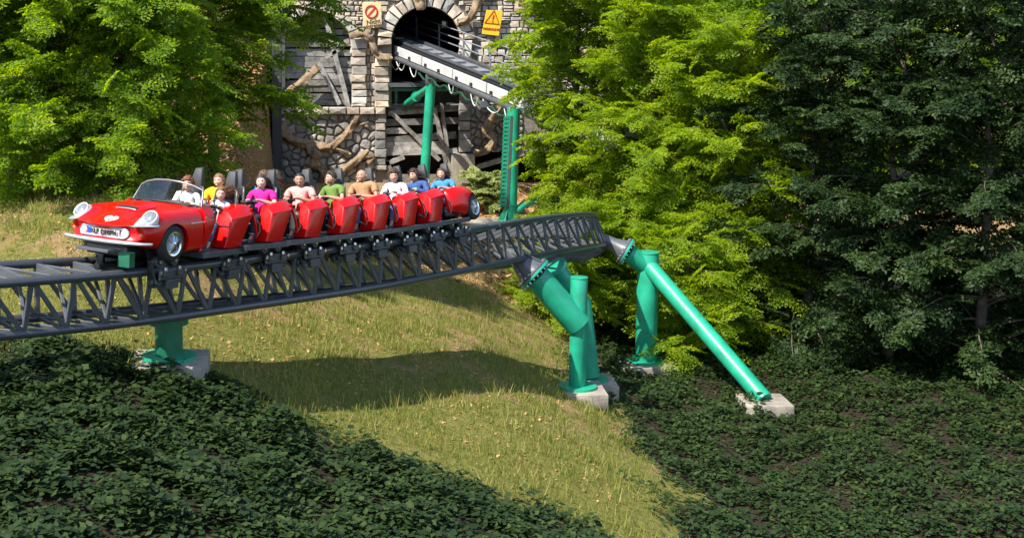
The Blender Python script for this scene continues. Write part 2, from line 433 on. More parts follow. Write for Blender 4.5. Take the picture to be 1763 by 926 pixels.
TB = np.radians(smooth_arr(np.interp(TS, [-24, -9, -7, -5.5, -3, 0, 3.5, 6.5, 10, 16, 22], [0, -3, -3, -1.5, 2.5, 8, 12, 17, 25, 33, 33]), 60))
def frame(s):
    q = (s-TS[0])/DS; a = int(min(max(q, 0), len(TS)-2)); f = q-a
    L = lambda A: A[a]*(1-f)+A[a+1]*f
    n = Vector((L(TX), L(TY), L(TZ)))
    t = Vector((TX[a+1]-TX[a], TY[a+1]-TY[a], TZ[a+1]-TZ[a])).normalized()
    l = Vector((0, 0, 1)).cross(-t).normalized(); u = (-t).cross(l); b = L(TB)
    l2 = l*math.cos(b)+u*math.sin(b); u2 = u*math.cos(b)-l*math.sin(b)
    return n-l2*.6, -t, l2, u2
def loc(s, x, y, z):
    o, f, l, u = frame(s); return o+f*x+l*y+u*z
def fmat(s):
    o, f, l, u = frame(s)
    return Matrix(((f.x, l.x, u.x, o.x), (f.y, l.y, u.y, o.y), (f.z, l.z, u.z, o.z), (0, 0, 0, 1)))
S0, S1 = -15.0, 20.0
trk = thing('coaster_track', 'dark grey lattice track with pipe rails carrying the red train round a banked bend', 'roller coaster track', tuple(loc(0, 0, 0, -.9)))
def sweep(name, y, z, r, m, a=S0, b=S1, st=.3, seg=14, caps=True):
    n = int((b-a)/st)+1
    o = MB().tube([loc(a+(b-a)*i/(n-1), 0, y, z) for i in range(n)], r, seg, caps).build(name, m, trk, smooth=60, world=True)
    return o
for y in (.6, -.6): sweep('rail', y, 0, .075, M_STEEL)
CHY, CHZ = .44, -.86
for y in (CHY, -CHY): sweep('lower_chord', y, CHZ, .075, M_STEEL)
sweep('spine_tube', 0, -.62, .09, M_STEEL) if False else None
BAY = .76; nb = int((S1-S0)/BAY)
def part(mb, nm, m=M_STEELL, bev=.006): return mb.build(nm, m, trk, smooth=30, bevel=bev, bseg=1, world=True)
for i in range(nb):
    s = S0+.3+i*BAY
    o, f, l, u = frame(s)
    # tie plate between the rails, deep at the far rail and shallow at the near one
    def P(s_, y, z): return loc(s_, 0, y, z)
    tw = .035
    a = [P(s-tw, -.56, -.20), P(s+tw, -.56, -.20), P(s+tw, .56, -.09), P(s-tw, .56, -.09)]
    b = [P(s-tw, -.56, .02), P(s+tw, -.56, .02), P(s+tw, .56, .02), P(s-tw, .56, .02)]
    part(MB().hexa(a, b), 'tie')
    if -9.5 < s < S1-.5:
        part(MB().bar(P(s, -.55, -.02), P(s+BAY*.94, .53, -.04), .06, .06, u), 'plan_brace')
        for y0, y1 in ((.58, CHY), (-.58, -CHY)):
            part(MB().bar(P(s, y0, -.03), P(s, y1, CHZ+.04), .085, .05, l), 'post')
            part(MB().bar(P(s+.06, y0, -.05), P(s+BAY-.05, y1, CHZ+.05), .075, .045, l), 'brace')
        part(MB().bar(P(s+.03, CHY, CHZ+.03), P(s+BAY*.5, -.55, -.06), .055, .055, u), 'inner_brace')
        part(MB().bar(P(s, -CHY, CHZ), P(s, CHY, CHZ), .06, .06, u), 'cross_bar')
        part(MB().bar(P(s, -CHY+.02, CHZ+.01), P(s+BAY, CHY-.02, CHZ+.01), .05, .05, u), 'floor_brace')
# splice collars on the near rail
for s in (-5.6, 6.3):
    for y in (.6, -.6):
        part(MB().tube([loc(s-.06, 0, y, 0), loc(s+.06, 0, y, 0)], .098, 14), 'collar', M_STEEL)
# ------------------------------------------------------------------ green supports under the track
def ring_bolts(root, c, ax, r, n, br=.02, L=.05):
    ax = Vector(ax).normalized(); a = ax.cross(Vector((0, 0, 1))).normalized(); b = ax.cross(a)
    mb = MB()
    for k in range(n):
        t = 2*math.pi*k/n; p = Vector(c)+(a*math.cos(t)+b*math.sin(t))*r
        mb.cyl(p-ax*L, p+ax*L, br, seg=6)
    return mb.build('bolt_ring', M_BOLT, root, smooth=40, world=True)
def gpart(mb, nm, root, m=None, bev=0): return mb.build(nm, m or M_GREEN, root, smooth=40, bevel=bev, bseg=2, world=True)
def footing(root, x, y, s=1.3):
    z = ground_z(x, y)
    gpart(MB().box((x, y, z+.02), (s, s, .36)), 'footing', root, M_CONC, .03)
    mb = MB().cyl((x, y, z+.2), (x, y, z+.26), s*.36, seg=28); gpart(mb, 'base_flange', root)
# support A : stub under the truss, flange, inclined tube, capped post
sA = 7.55
topA = loc(sA, 0, .1, -.62); fa = at(919, 472, topA.y-.15)
axA = (fa-topA).normalized()
A = thing('track_support', 'stout green slanting pipe bolted by a big flange under the banked track', 'support column', (at(997, 480, 34.6).x, 34.6, 0))
gpart(MB().tube([topA-axA*.1, topA+axA*.25, fa-axA*.03], [.12, .2, .40], 28), 'stub', A, M_STEELL)
for k in range(4):
    an = k*math.pi/2+.4; e1 = axA.cross(Vector((0, 0, 1))).normalized(); e2 = axA.cross(e1); dv = e1*math.cos(an)+e2*math.sin(an)
    gpart(MB().hexa([fa-axA*.02+dv*.2-axA.cross(dv)*.012, fa-axA*.02+dv*.47-axA.cross(dv)*.012, fa-axA*.02+dv*.47+axA.cross(dv)*.012, fa-axA*.02+dv*.2+axA.cross(dv)*.012],
        [topA+dv*.12-axA.cross(dv)*.012, topA+dv*.16-axA.cross(dv)*.012, topA+dv*.16+axA.cross(dv)*.012, topA+dv*.12+axA.cross(dv)*.012]), 'gusset', A, M_STEELL)
gpart(MB().cyl(fa-axA*.075, fa-axA*.015, .47, seg=40), 'flange', A, M_STEELL, .008)
gpart(MB().cyl(fa-axA*.012, fa+axA*.05, .47, seg=40), 'flange', A, None, .008)
ring_bolts(A, fa, axA, .41, 20, .026, .1)
postA = Vector((at(997, 480, 34.6).x, 34.6, 0)); zA = at(997, 478, 34.6).z
j = Vector((postA.x, postA.y, fa.z-1.25))
gpart(MB().cyl(fa+axA*.05, j, .325, seg=32), 'inclined_tube', A)
gpart(MB().cyl((postA.x, postA.y, ground_z(postA.x, postA.y)+.2), (postA.x, postA.y, zA), .205, seg=28), 'post', A, None, .012)
gpart(MB().cyl((postA.x, postA.y, zA), (postA.x, postA.y, zA+.02), .215, seg=28), 'cap', A, None, .006)
footing(A, postA.x, postA.y)
# support for the far chord behind A
A2 = thing('track_support', 'shaded green pipe standing just behind the flanged slanting pipe under the track', 'support column', (at(968, 480, 36.2).x, 36.2, 0))
q = at(955, 462, 36.0); q2 = at(1000, 520, 36.3)
gpart(MB().tube([q, q2, Vector((q2.x+.25, q2.y, .2+ground_z(q2.x, q2.y)))], .26, 26), 'inclined_tube', A2)
gpart(MB().cyl(q-(q2-q).normalized()*.05, q+(q2-q).normalized()*.02, .34, seg=30), 'flange', A2)
footing(A2, q2.x+.25, q2.y)
# support B at the end of the bend
B = thing('track_support', 'tall capped green post with a flanged arm and a raking leg', 'support column', (at(1116, 440, 40.4).x, 40.4, 0))
yb = 40.4; bx = at(1116, 440, yb).x; zb = at(1116, 435, yb).z
fb = at(1077, 433, yb-.1); tb = loc(14.3, 0, .36, -.50); axB = (fb-tb).normalized()
gpart(MB().tube([tb, tb+axB*.5, fb-axB*.03], [.13, .19, .33], 28), 'stub', B, M_STEELL)
gpart(MB().cyl(fb-axB*.07, fb-axB*.01, .40, seg=36), 'flange', B, M_STEELL, .008)
gpart(MB().cyl(fb-axB*.008, fb+axB*.06, .40, seg=36), 'flange', B, None, .008)
ring_bolts(B, fb, axB, .345, 18, .026, .1)
gpart(MB().cyl(fb+axB*.05, Vector((bx, yb, at(1116, 461, yb).z)), .265, seg=30), 'arm', B)
gpart(MB().cyl((bx, yb, ground_z(bx, yb)+.2), (bx, yb, zb), .30, seg=34), 'post', B, None, .012)
gpart(MB().cyl((bx, yb, zb), (bx, yb, zb+.025), .312, seg=34), 'cap', B, None, .008)
e = at(1158, 505, yb-.9); s_ = at(1120, 461, yb-.15); d = (e-s_).normalized(); e2 = s_+d*((s_.z+2.1)/-d.z)
gpart(MB().cyl(s_, e2, .225, seg=28), 'raking_leg', B, None)
footing(B, bx, yb, 1.5)
gpart(MB().box((e2.x, e2.y, ground_z(e2.x, e2.y)+.05), (1.2, 1.2, .4)), 'footing', B, M_CONC, .03)
# plain post under the nose of the train
pl = loc(-4.6, 0, 0, -.93)
C0 = thing('track_support', 'dark green post under the lattice just behind the front wheel of the lead car', 'support column', (pl.x, pl.y, ground_z(pl.x, pl.y)))
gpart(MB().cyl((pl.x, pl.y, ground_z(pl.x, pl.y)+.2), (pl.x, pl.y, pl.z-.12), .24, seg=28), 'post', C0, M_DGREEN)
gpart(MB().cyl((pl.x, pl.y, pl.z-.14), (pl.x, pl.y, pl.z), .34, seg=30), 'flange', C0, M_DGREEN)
footing(C0, pl.x, pl.y)
# thin pole at the edge of the wood
pt = at(1186, 420, 46.); 
D = thing('track_support', 'thin green pole with a collar half hidden among the leaves beyond the raking leg', 'support column', (pt.x, pt.y, 0))
gpart(MB().tube([(pt.x, pt.y, 0), (pt.x, pt.y, at(1186, 372, 46.).z)], .165, 22), 'post', D)
for v in (437, 470): gpart(MB().cyl((pt.x, pt.y, at(0, v, 46).z-.04), (pt.x, pt.y, at(0, v, 46).z+.04), .185, seg=22), 'collar', D)
# ------------------------------------------------------------------ train
ROWS = [-3.70, -2.55, -1.35, -.15, 1.03, 2.2, 3.3, 4.35]
TG = 'cars of the red roller coaster train'
def lp(mb, nm, m, root, **k): return mb.build(nm, m, root, **k)
def fender(root, sy, nm='side_fender'):
    # outline of the shell: front edge, crease line, rolled top
    y0, y1 = .52*sy, .86*sy
    st = []   # rings along x : each ring inner-bottom, outer-bottom, outer-mid, crease, top-outer, top-inner
    def ring(xb, xm, xc, xt, zb, zc, zt, yo, flare=0):
        return [(xb, y0, zb), (xb, yo*sy*.985, zb), (xm, (yo+flare)*sy, (zb+zc)/2), (xc, yo*sy, zc), (xt, (yo-.13)*sy, zt), (xt-.01, y0, zt+.01)]
    rows = [ring(.47, .40, .31, .27, .30, .795, .885, .85),
            ring(.44, .375, .28, .24, .30, .80, .915, .865),
            ring(.30, .24, .12, .06, .295, .815, .97, .875),
            ring(.14, .08, -.06, -.12, .29, .83, 1.0, .875),
            ring(.03, -.07, -.24, -.28, .29, .85, 1.0, .87),
            ring(.0, -.11, -.30, -.34, .29, .855, .985, .86)]
    mb = MB().grid(rows, closed=True); k = 6
    mb.f.append(list(range(k))[::-1]); mb.f.append(list(range(5*k, 6*k))); mb.m += [0, 0]
    o = lp(mb, nm, M_RED, root, bevel=.026, bseg=4, fixn=True, smooth=60)
    # shut line along the crease
    b2 = MB().tube([(r[3][0], r[3][1]+.004*sy, r[3][2]-.004) for r in rows], .0075, 6)
    b2.build('trim_line', M_RED, o, smooth=60)
    return o
def seat(root, sy):
    yc = .37*sy
    rows = []
    for i in range(9):
        v = i/8; z = .50+.72*v; rw = .27-.05*v*v
        row = []
        for j in range(11):
            u = -1+2*j/10
            x = -.16-.12*v+.17*abs(u)**2.2*(1-.35*v); row.append((x, yc+rw*u, z+.0*u))
        rows.append(row)
    o = MB().grid(rows).build('seat', M_SEAT, root, solid=.045, bevel=.01, smooth=60)
    edge = [rows[i][0] for i in range(9)]+[(rows[8][j][0], rows[8][j][1], rows[8][j][2]+.012) for j in range(1, 10)]+[rows[8-i][10] for i in range(9)]
    MB().tube(edge, .017, 8).build('shell_trim', M_TRIM, o, smooth=70)
    MB().hexa([(-.2, yc-.24, .36), (.36, yc-.24, .36), (.36, yc+.24, .36), (-.2, yc+.24, .36)], [(-.2, yc-.25, .56), (.38, yc-.25, .60), (.38, yc+.25, .60), (-.2, yc+.25, .56)]).build('cushion', M_SEAT, o, bevel=.04, bseg=3, fixn=True, smooth=60)
    # tall headrest, tapered and leaning back
    hb = [(-.24, -.115, 1.14), (-.24, .115, 1.14), (-.36, .105, 1.14), (-.36, -.105, 1.14)]
    hm = [(-.25, -.11, 1.40), (-.25, .11, 1.40), (-.37, .10, 1.40), (-.37, -.10, 1.40)]
    ht = [(-.30, -.08, 1.57), (-.30, .08, 1.57), (-.37, .075, 1.55), (-.37, -.075, 1.55)]
    sh = lambda q: [(x, y+yc, z) for x, y, z in q]
    mb = MB(); mb.hexa([sh(hb)[i] for i in (0, 3, 2, 1)][::-1], [sh(hm)[i] for i in (0, 3, 2, 1)][::-1]) if False else None
    rws = [sh(hb), sh(hm), sh(ht)]
    mb = MB().grid(rws, closed=True); mb.f += [[3, 2, 1, 0], [8, 9, 10, 11]]; mb.m += [0, 0]
    mb.build('headrest', M_HEADR, o, bevel=.028, bseg=3, fixn=True, smooth=60)
    MB().box((-.385, yc, 1.36), (.03, .1, .42)).build('headrest_spine', M_BLACK, o, bevel=.008)
    return o
def lap_bar(root, sy):
    yc = .37*sy
    o = MB().tube([(.56, yc-.02, .30), (.60, yc-.02, .62), (.52, yc-.02, .86), (.36, yc-.02, .98)], .028, 10).build('lap_bar', M_BLACK, root, smooth=60)
    MB().tube([(.34, yc-.19, 1.0), (.37, yc-.12, .985), (.37, yc+.12, .985), (.34, yc+.19, 1.0)], [.022, .032, .032, .022], 12).build('handle', M_BLACK, o, smooth=60)
    MB().box((.31, yc, .87), (.09, .30, .07)).build('thigh_pad', M_SEAT, o, bevel=.025, bseg=3, smooth=60)
    return o
def grab_tube(root, sy):
    y = .80*sy
    o = MB().tube([(-.36, y-.05*sy, .50), (-.52, y, .42), (-.62, y, .52), (-.58, y, .66), (-.36, y-.04*sy, .86)], .017, 8).build('grab_tube', M_TRIM, root, smooth=70)
    MB().tube([(-.30, y+.01*sy, .94), (-.44, y+.02*sy, .66), (-.50, y+.02*sy, .44)], .024, 8).build('red_stay', M_RED, o, smooth=70)
    return o
def bogie(root, x0=.05):
    o = lp(MB().box((x0, 0, .09), (.9, .62, .16)), 'bogie', M_BOGIE, root, bevel=.02)
    for sy in (1, -1):
        MB().hexa([(x0-.34, .50*sy, -.20), (x0+.34, .50*sy, -.20), (x0+.34, .72*sy, -.20), (x0-.34, .72*sy, -.20)][::sy], [(x0-.30, .46*sy, .21), (x0+.30, .46*sy, .21), (x0+.30, .55*sy, .21), (x0-.30, .55*sy, .21)][::sy]).build('wheel_carrier', M_BOGIE, o, bevel=.02, fixn=True)
        MB().box((x0, .735*sy, -.02), (.62, .05, .17)).build('outer_bracket', M_DECK, o, bevel=.015)
        MB().box((x0-.02, .72*sy, -.19), (.30, .10, .16)).build('lower_bracket', M_DECK, o, bevel=.015)
        for dx in (-.2, .2):
            wl = MB().lathe((x0+dx, .54*sy, .175), (0, sy, 0), [(0, .02), (0, .09), (.012, .102), (.10, .102), (.112, .09), (.112, .06), (.10, .05), (.10, .015)], 22).build('running_wheel', M_POLY, o, smooth=40)
            MB().cyl((x0+dx, .645*sy, .175), (x0+dx, .675*sy, .175), .028, seg=10).build('hub', M_BOLT, wl, smooth=40)
            wl = MB().lathe((x0+dx*1.35, .52*sy, -.17), (0, sy, 0), [(0, .02), (0, .075), (.012, .088), (.10, .088), (.112, .075), (.112, .05), (.10, .04), (.10, .015)], 20).build('upstop_wheel', M_POLY, o, smooth=40)
            MB().cyl((x0+dx*1.35, .625*sy, -.17), (x0+dx*1.35, .655*sy, -.17), .026, seg=10).build('hub', M_BOLT, wl, smooth=40)
            MB().lathe((x0+dx*.9, .765*sy, -.05), (0, 0, 1), [(0, .02), (0, .07), (.01, .08), (.09, .08), (.10, .07), (.10, .02)], 18).build('side_wheel', M_POLY, o, smooth=40)
            MB().cyl((x0+dx*.9, .765*sy, .05), (x0+dx*.9, .765*sy, .10), .036, seg=10).build('axle_nut', M_BOLT, o, smooth=40)
            MB().cyl((x0+dx*1.6, .765*sy, .02), (x0+dx*1.6, .79*sy, .02), .03, seg=8).build('bracket_bolt', M_BOLT, o, smooth=40)
    MB().tube([(x0+.45, 0, .1), (x0+1.0, 0, .1)], .06, 12).build('drawbar', M_BOGIE, o, smooth=50)
    return o
def platform(root):
    o = lp(MB().hexa([(-.12, -.92, .19), (1.16, -.92, .19), (1.16, .92, .19), (-.12, .92, .19)], [(-.12, -.92, .285), (1.2, -.92, .285), (1.2, .92, .285), (-.12, .92, .285)]), 'platform', M_DECK, root, bevel=.008, fixn=True)
    for sy in (1, -1):
        MB().box((1.10, .90*sy, .245), (.14, .05, .085)).build('step_corner', M_STEELL, o, bevel=.006)
    MB().hexa([(.62, -.46, .285), (.98, -.46, .285), (.98, .46, .285), (.62, .46, .285)], [(.80, -.42, .80), (.92, -.42, .80), (.92, .42, .80), (.80, .42, .80)]).build('footwell_cowl', M_BLACK, o, bevel=.03, fixn=True)
    MB().box((-.2, 0, .55), (.08, 1.16, .5)).build('seat_bulkhead', M_BLACK, o, bevel=.02)
    return o
def row_module(root, fend=True):
    platform(root)
    for sy in (1, -1):
        if fend: fender(root, sy)
        seat(root, sy); lap_bar(root, sy); grab_tube(root, sy)
    bogie(root)
# ---- middle cars
MID = ['red coaster car carrying the person in the magenta shirt, second row of the train',
       'red coaster car carrying the man in the pale pink polo shirt',
       'red coaster car carrying the bearded man in the green shirt',
       'red coaster car carrying the bald man in the tan shirt',
       'red coaster car carrying the person in the white long sleeves',
       'red coaster car carrying the person in the denim jacket and glasses']
car0 = thing('coaster_car', MID[0], 'coaster car', M=fmat(ROWS[1]), group=TG)
row_module(car0)
cars = [car0]
for k in range(1, 6):
    c = copy_tree(car0, M=fmat(ROWS[k+1])); c['label'] = MID[k]; cars.append(c)
def adopt(src, dst, skip=()):
    for ch in src.children:
        if ch.name.split('.')[0] not in skip: copy_tree(ch, dst)
# ---- tail car
tail = thing('tail_car', 'rear red coaster car with a rounded tail fender and wire spare wheel on its side', 'coaster car', M=fmat(ROWS[7]), group=TG)
adopt(car0, tail, ('side_fender', 'grab_tube'))
for sy in (1, -1):
    ys = .86
    # side profile of the tail : station rings along x
    P = []
    for x, zb, zt, yo in ((.30, .44, .90, .70), (.22, .42, 1.00, .76), (.05, .40, 1.03, .83), (-.15, .36, 1.04, .865), (-.35, .30, 1.03, .875), (-.55, .28, .98, .875), (-.75, .28, .87, .865), (-.88, .30, .72, .84), (-.96, .34, .56, .80)):
        P.append([(x+.16*(1-1)*0, .40*sy, zb), (x, yo*sy*.98, zb), (x, yo*sy, (zb+zt)/2), (x, (yo-.02)*sy, zt-.16), (x, (yo-.11)*sy, zt-.02), (x, .45*sy, zt)])
    mb = MB().grid(P, closed=True); n = len(P)
    mb.f += [list(range(6))[::-1], list(range((n-1)*6, n*6))]; mb.m += [0, 0]
    o = mb.build('tail_fender', M_RED, tail, sub=2, fixn=True, smooth=180)
    # wheel well cut
    cut = MB().cyl((-.56, .62*sy, .50), (-.56, 1.2*sy, .50), .315, seg=40).build('cutter', M_BLACK, tail, fixn=True)
    bpy.context.view_layer.update()
    md = o.modifiers.new('x', 'BOOLEAN'); md.object = cut; md.operation = 'DIFFERENCE'; md.solver = 'EXACT'; bake(o)
    bpy.data.objects.remove(cut)
    o.data.polygons.foreach_set('use_smooth', [True]*len(o.data.polygons)); o.data.set_sharp_from_angle(angle=R(40))
    MB().lathe((-.56, .60*sy, .50), (0, sy, 0), [(0, .05), (0, .312), (.02, .312), (.02, .05)], 36).build('well_liner', M_BLACK, o, smooth=40)
def wire_wheel(root, c, sy, r=.29, wd=.15, steer=0, name='wheel', tilt=0):
    Mx = Matrix.Rotation(R(steer), 3, 'Z')
    c = Vector(c); ax = Mx @ Vector((0, sy, 0))
    wh = MB().lathe(c-ax*wd/2, ax, [(0, r*.66), (0, r*.86), (.02, r*.96), (.045, r), (wd-.045, r), (wd-.02, r*.96), (wd, r*.86), (wd, r*.68), (wd-.02, r*.64), (.02, r*.64)], 44, closed=True).build('tyre', M_TYRE, None, smooth=40)
    root_w = wh; wh.name = name; wh.data.name = name; wh.parent = root
    MB().lathe(c+ax*(wd/2-.075), ax, [(0, r*.58), (.055, r*.60), (.07, r*.685), (.082, r*.69), (.082, r*.64), (.066, r*.56), (.02, r*.54)], 44, closed=True).build('rim', M_CHROME, root_w, smooth=40)
    e1 = Vector((0, 0, 1)); e2 = ax.cross(e1)
    mb = MB()
    n = 26
    for k in range(n):
        t = 2*math.pi*k/n
        for off, dd in ((.28, .055), (-.28, .02)):
            p = c+ax*(wd/2-.03)+(e1*math.cos(t)+e2*math.sin(t))*r*.57
            q = c+ax*(wd/2-.045+dd+.02)+(e1*math.cos(t+off)+e2*math.sin(t+off))*r*.15
            mb.tube([q, p], .0042, 4, False)
    mb.build('spokes', M_CHROME, root_w)
    MB().lathe(c+ax*(wd/2-.05), ax, [(0, r*.17), (.07, r*.16), (.085, r*.12), (.09, r*.05), (.10, .01)], 20).build('hub_cap', M_CHROME, root_w, smooth=50)
    MB().lathe(c+ax*(wd/2-.085), ax, [(0, r*.6), (.01, r*.6)], 30).build('brake_drum', M_BLACK, root_w, smooth=50)
    return root_w
for sy in (1, -1): wire_wheel(tail, (-.57, .765*sy, .50), sy, .285, .14)
MB().tube([(-.70, -.62, .36), (-.98, -.45, .36), (-1.0, 0, .36), (-.98, .45, .36), (-.70, .62, .36)], .035, 10).build('rear_bumper', M_CHROME, tail, smooth=60)
rows = []
for x, z in ((-.30, 1.02), (-.5, 1.0), (-.72, .90), (-.88, .74), (-.95, .52), (-.92, .34)):
    rows.append([(x-.05*(1-abs(y)/.5), y, z+.02*(1-abs(y)/.5)) for y in (-.5, -.25, 0, .25, .5)])
MB().grid(rows).build('boot_lid', M_RED, tail, solid=.03, sub=1, fixn=True, smooth=180)
# ---- lead car
LFIX = Matrix.Translation((1.2, 0, 0)) @ Matrix.Rotation(R(4), 4, 'Z') @ Matrix.Rotation(R(-2), 4, 'X') @ Matrix.Translation((-1.2, 0, 0))
lead = thing('lead_car', 'red sports car front of the train with two headlamps, windscreen and number plate', 'coaster car', M=fmat(ROWS[0]) @ LFIX, group=TG)
adopt(car0, lead)
def body_ring(x):
    # half section (y, z): bottom centre, sill, flank, fender crown, valley, bonnet centre
    k = sst(2.52, 1.75, x); c = sst(1.6, .95, x)
    kf = sst(2.52, 2.02, x)
    L = lambda a, b: a+(b-a)*k
    LF = lambda a, b: a+(b-a)*kf
    zb = L(.53, .31)
    g = [(.0, zb), (L(.60, .70), zb), (L(.74, .835), zb+.015), (L(.82, .875), zb+.10), (L(.835, .885), L(.655, .60)), (L(.83, .88), L(.71, .78)), (L(.80, .845), LF(.76, .915)),
         (L(.75, .775), LF(.80, 1.0)), (L(.66, .69), LF(.81, 1.025+.015*c)), (L(.54, .57), LF(.80, .99+.03*c)), (L(.38, .43), L(.79, .975+.055*c)), (L(.24, .27), L(.79, 1.01+.045*c)), (L(.12, .13), L(.79, 1.035+.03*c)), (0, L(.79, 1.04+.03*c))]
    return g
def body_x(x, y):   # nose corners sweep back
    return (x if x < 1.76 else 1.76+(x-1.76)*1.17)-.17*(abs(y)/.86)**3*sst(1.6, 2.45, x)
xs_ = [2.475, 2.46, 2.42, 2.36, 2.28, 2.18, 2.06, 1.94, 1.82, 1.70, 1.58, 1.46, 1.34, 1.22, 1.10, 1.00, .94]
rings = []
for x in xs_:
    g = body_ring(x)
    sh = {2.475: .80, 2.46: .90, 2.42: .955, 2.36: .985}.get(x, 1.)
    ring = [(body_x(x, y), y*sh, .66+(z-.66)*sh) for y, z in g]+[(body_x(x, y), -y*sh, .66+(z-.66)*sh) for y, z in g[-2:0:-1]]
    rings.append(ring)
mb = MB().grid(rings, closed=True); K = len(rings[0]); n = len(rings)
mb.f += [list(range(K))[::-1], list(range((n-1)*K, n*K))]; mb.m += [0, 0]
body = mb.build('body', M_RED, lead, sub=2, fixn=True, smooth=180)
WC = (1.76, .475)
for sy in (1, -1):
    cut = MB().cyl((WC[0], .52*sy, WC[1]), (WC[0], 1.3*sy, WC[1]), .345, seg=48).build('cutter', M_BLACK, lead, fixn=True)
    bpy.context.view_layer.update()
    md = body.modifiers.new('x', 'BOOLEAN'); md.object = cut; md.operation = 'DIFFERENCE'; md.solver = 'EXACT'; bake(body)
    bpy.data.objects.remove(cut)
body.data.polygons.foreach_set('use_smooth', [True]*len(body.data.polygons)); body.data.set_sharp_from_angle(angle=R(38))
for sy in (1, -1):
    MB().lathe((WC[0], .515*sy, WC[1]), (0, sy, 0), [(0, .05), (0, .342), (.02, .342), (.02, .05)], 40).build('arch_liner', M_BLACK, body, smooth=40)
    pts = [(WC[0]+.35*math.cos(a), .872*sy, WC[1]+.35*math.sin(a)) for a in [R(-22+14*i) for i in range(17)]]
    wire_wheel(lead, (WC[0]+.02, .785*sy, WC[1]-.01), sy, .30, .165, 0, 'front_wheel')
bmv = [v.co.copy() for v in body.data.vertices]; BVH = BVHTree.FromPolygons(bmv, [tuple(p.vertices) for p in body.data.polygons])
def top(x, y):
    h = BVH.ray_cast(Vector((x, y, 3)), Vector((0, 0, -1))); return (h[0], h[1]) if h[0] else (Vector((x, y, .8)), Vector((0, 0, 1)))
def front(y, z):
    h = BVH.ray_cast(Vector((5, y, z)), Vector((-1, 0, 0))); return (h[0], h[1]) if h[0] else (Vector((2.4, y, z)), Vector((1, 0, 0)))
# flank behind the wheel : doors that curve forward at their lower rear corner
for sy in (1, -1):
    rws = []
    zs = [.31, .33, .42, .55, .70, .84, .93, 1.0, 1.035, 1.045]
    for z in zs:
        t = (z-.31)/.73
        xr = 1.06-.34*math.sin(min(1, t*1.35)*math.pi/2)+(.04 if z > 1 else 0); yo = .875-.10*sst(.85, 1.045, z)*1.0+.01*math.sin(t*3.1)
        if z < .34: yo -= .04
        rws.append([(1.0+(xr-1.0)*q/6 if xr < 1 else .99+(xr-.99)*q/6, (yo-.012*(q/6)**2)*sy, z) for q in range(7)])
    dr = MB().grid(rws).build('door', M_RED, lead, solid=.05, bevel=.012, fixn=True, smooth=60)
    # inner lining towards the cockpit
    MB().hexa([(.82, .56*sy, .34), (1.0, .56*sy, .34), (1.0, .83*sy, .34), (.82, .83*sy, .34)], [(.74, .60*sy, 1.03), (1.0, .60*sy, 1.03), (1.0, .80*sy, 1.03), (.74, .80*sy, 1.03)]).build('door_lining', M_BLACK, dr, fixn=True, bevel=.02)
    MB().box((.86, .892*sy, .86), (.20, .008, .022)).build('badge_script', M_BLACK, dr, bevel=.003)
    MB().box((.97, .892*sy, .865), (.04, .009, .034)).build('badge_mark', M_SILVER, dr, bevel=.003)
    MB().tube([(1.36, .892*sy, .80), (1.0, .892*sy, .805), (.74, .885*sy, .81)], .008, 6).build('trim_strip', M_SILVER, dr, smooth=60)
MB().box((.88, 0, .62), (.2, 1.3, .66)).build('bulkhead', M_BLACK, lead, bevel=.02)
MB().hexa([(.80, -.66, .93), (1.02, -.68, .93), (1.02, .68, .93), (.80, .66, .93)], [(.82, -.66, 1.02), (.98, -.68, 1.06), (.98, .68, 1.06), (.82, .66, 1.02)]).build('dashboard', M_BLACK, lead, bevel=.02, fixn=True)
# headlamps : a flush silver fairing that tapers forward, a white rim and a domed lens
for sy in (1, -1):
    yc = .725*sy; xc = 2.25
    rings_ = []
    for q in (0.02, .35, .7, .93, 1.0):
        row = []
        for k in range(32):
            a = 2*math.pi*k/32; r_ = .168
            px, py = math.cos(a)*r_, math.sin(a)*r_
            if px > 0: px *= 1+1.15*(1-abs(py)/r_)**.75
            py -= .22*max(0, px-.03)*sy
            x_, y_ = xc+px*q, yc+py*q
            t_, tn_ = top(x_, y_); w_ = 1.
            while (t_.z < .765 or tn_.z < .45) and w_ > .3:
                w_ -= .04; x_, y_ = xc+px*q*w_, yc+py*q*w_; t_, tn_ = top(x_, y_)
            row.append(Vector((x_, y_, t_.z+(.016 if q < 1 else .002))))
        rings_.append(row)
    mb = MB().grid(rings_, closed=True); mb.f.append(list(range(32))); mb.m.append(0)
    hl = mb.build('headlight', M_SILVER, lead, fixn=True, smooth=60)
    ln = Vector((.76, .08*sy, .65)).normalized(); lc = Vector((xc+.01, yc, top(xc, yc)[0].z+.022))
    MB().lathe(lc-ln*.09, ln, [(0, .125), (.085, .140), (.100, .136), (.104, .128), (.098, .120), (.07, .116), (.07, .02)], 40).build('bezel', M_WHITEP, hl, smooth=45)
    MB().lathe(lc-ln*.018, ln, [(0, .116), (.012, .116), (.012, .106), (0, .106)], 36, closed=True).build('lamp_shadow_ring', M_BLACK, hl)  # black ring stands in for the shadow between rim and lens
    MB().lathe(lc-ln*.022, ln, [(0, .106), (.022, .100), (.042, .080), (.054, .045), (.057, .012)], 36).build('lens', M_LENS, hl, smooth=70)
    MB().lathe(lc+ln*.030, ln, [(0, .016), (.008, .013), (.010, .006)], 14).build('bulb', M_STEELL, hl, smooth=60)
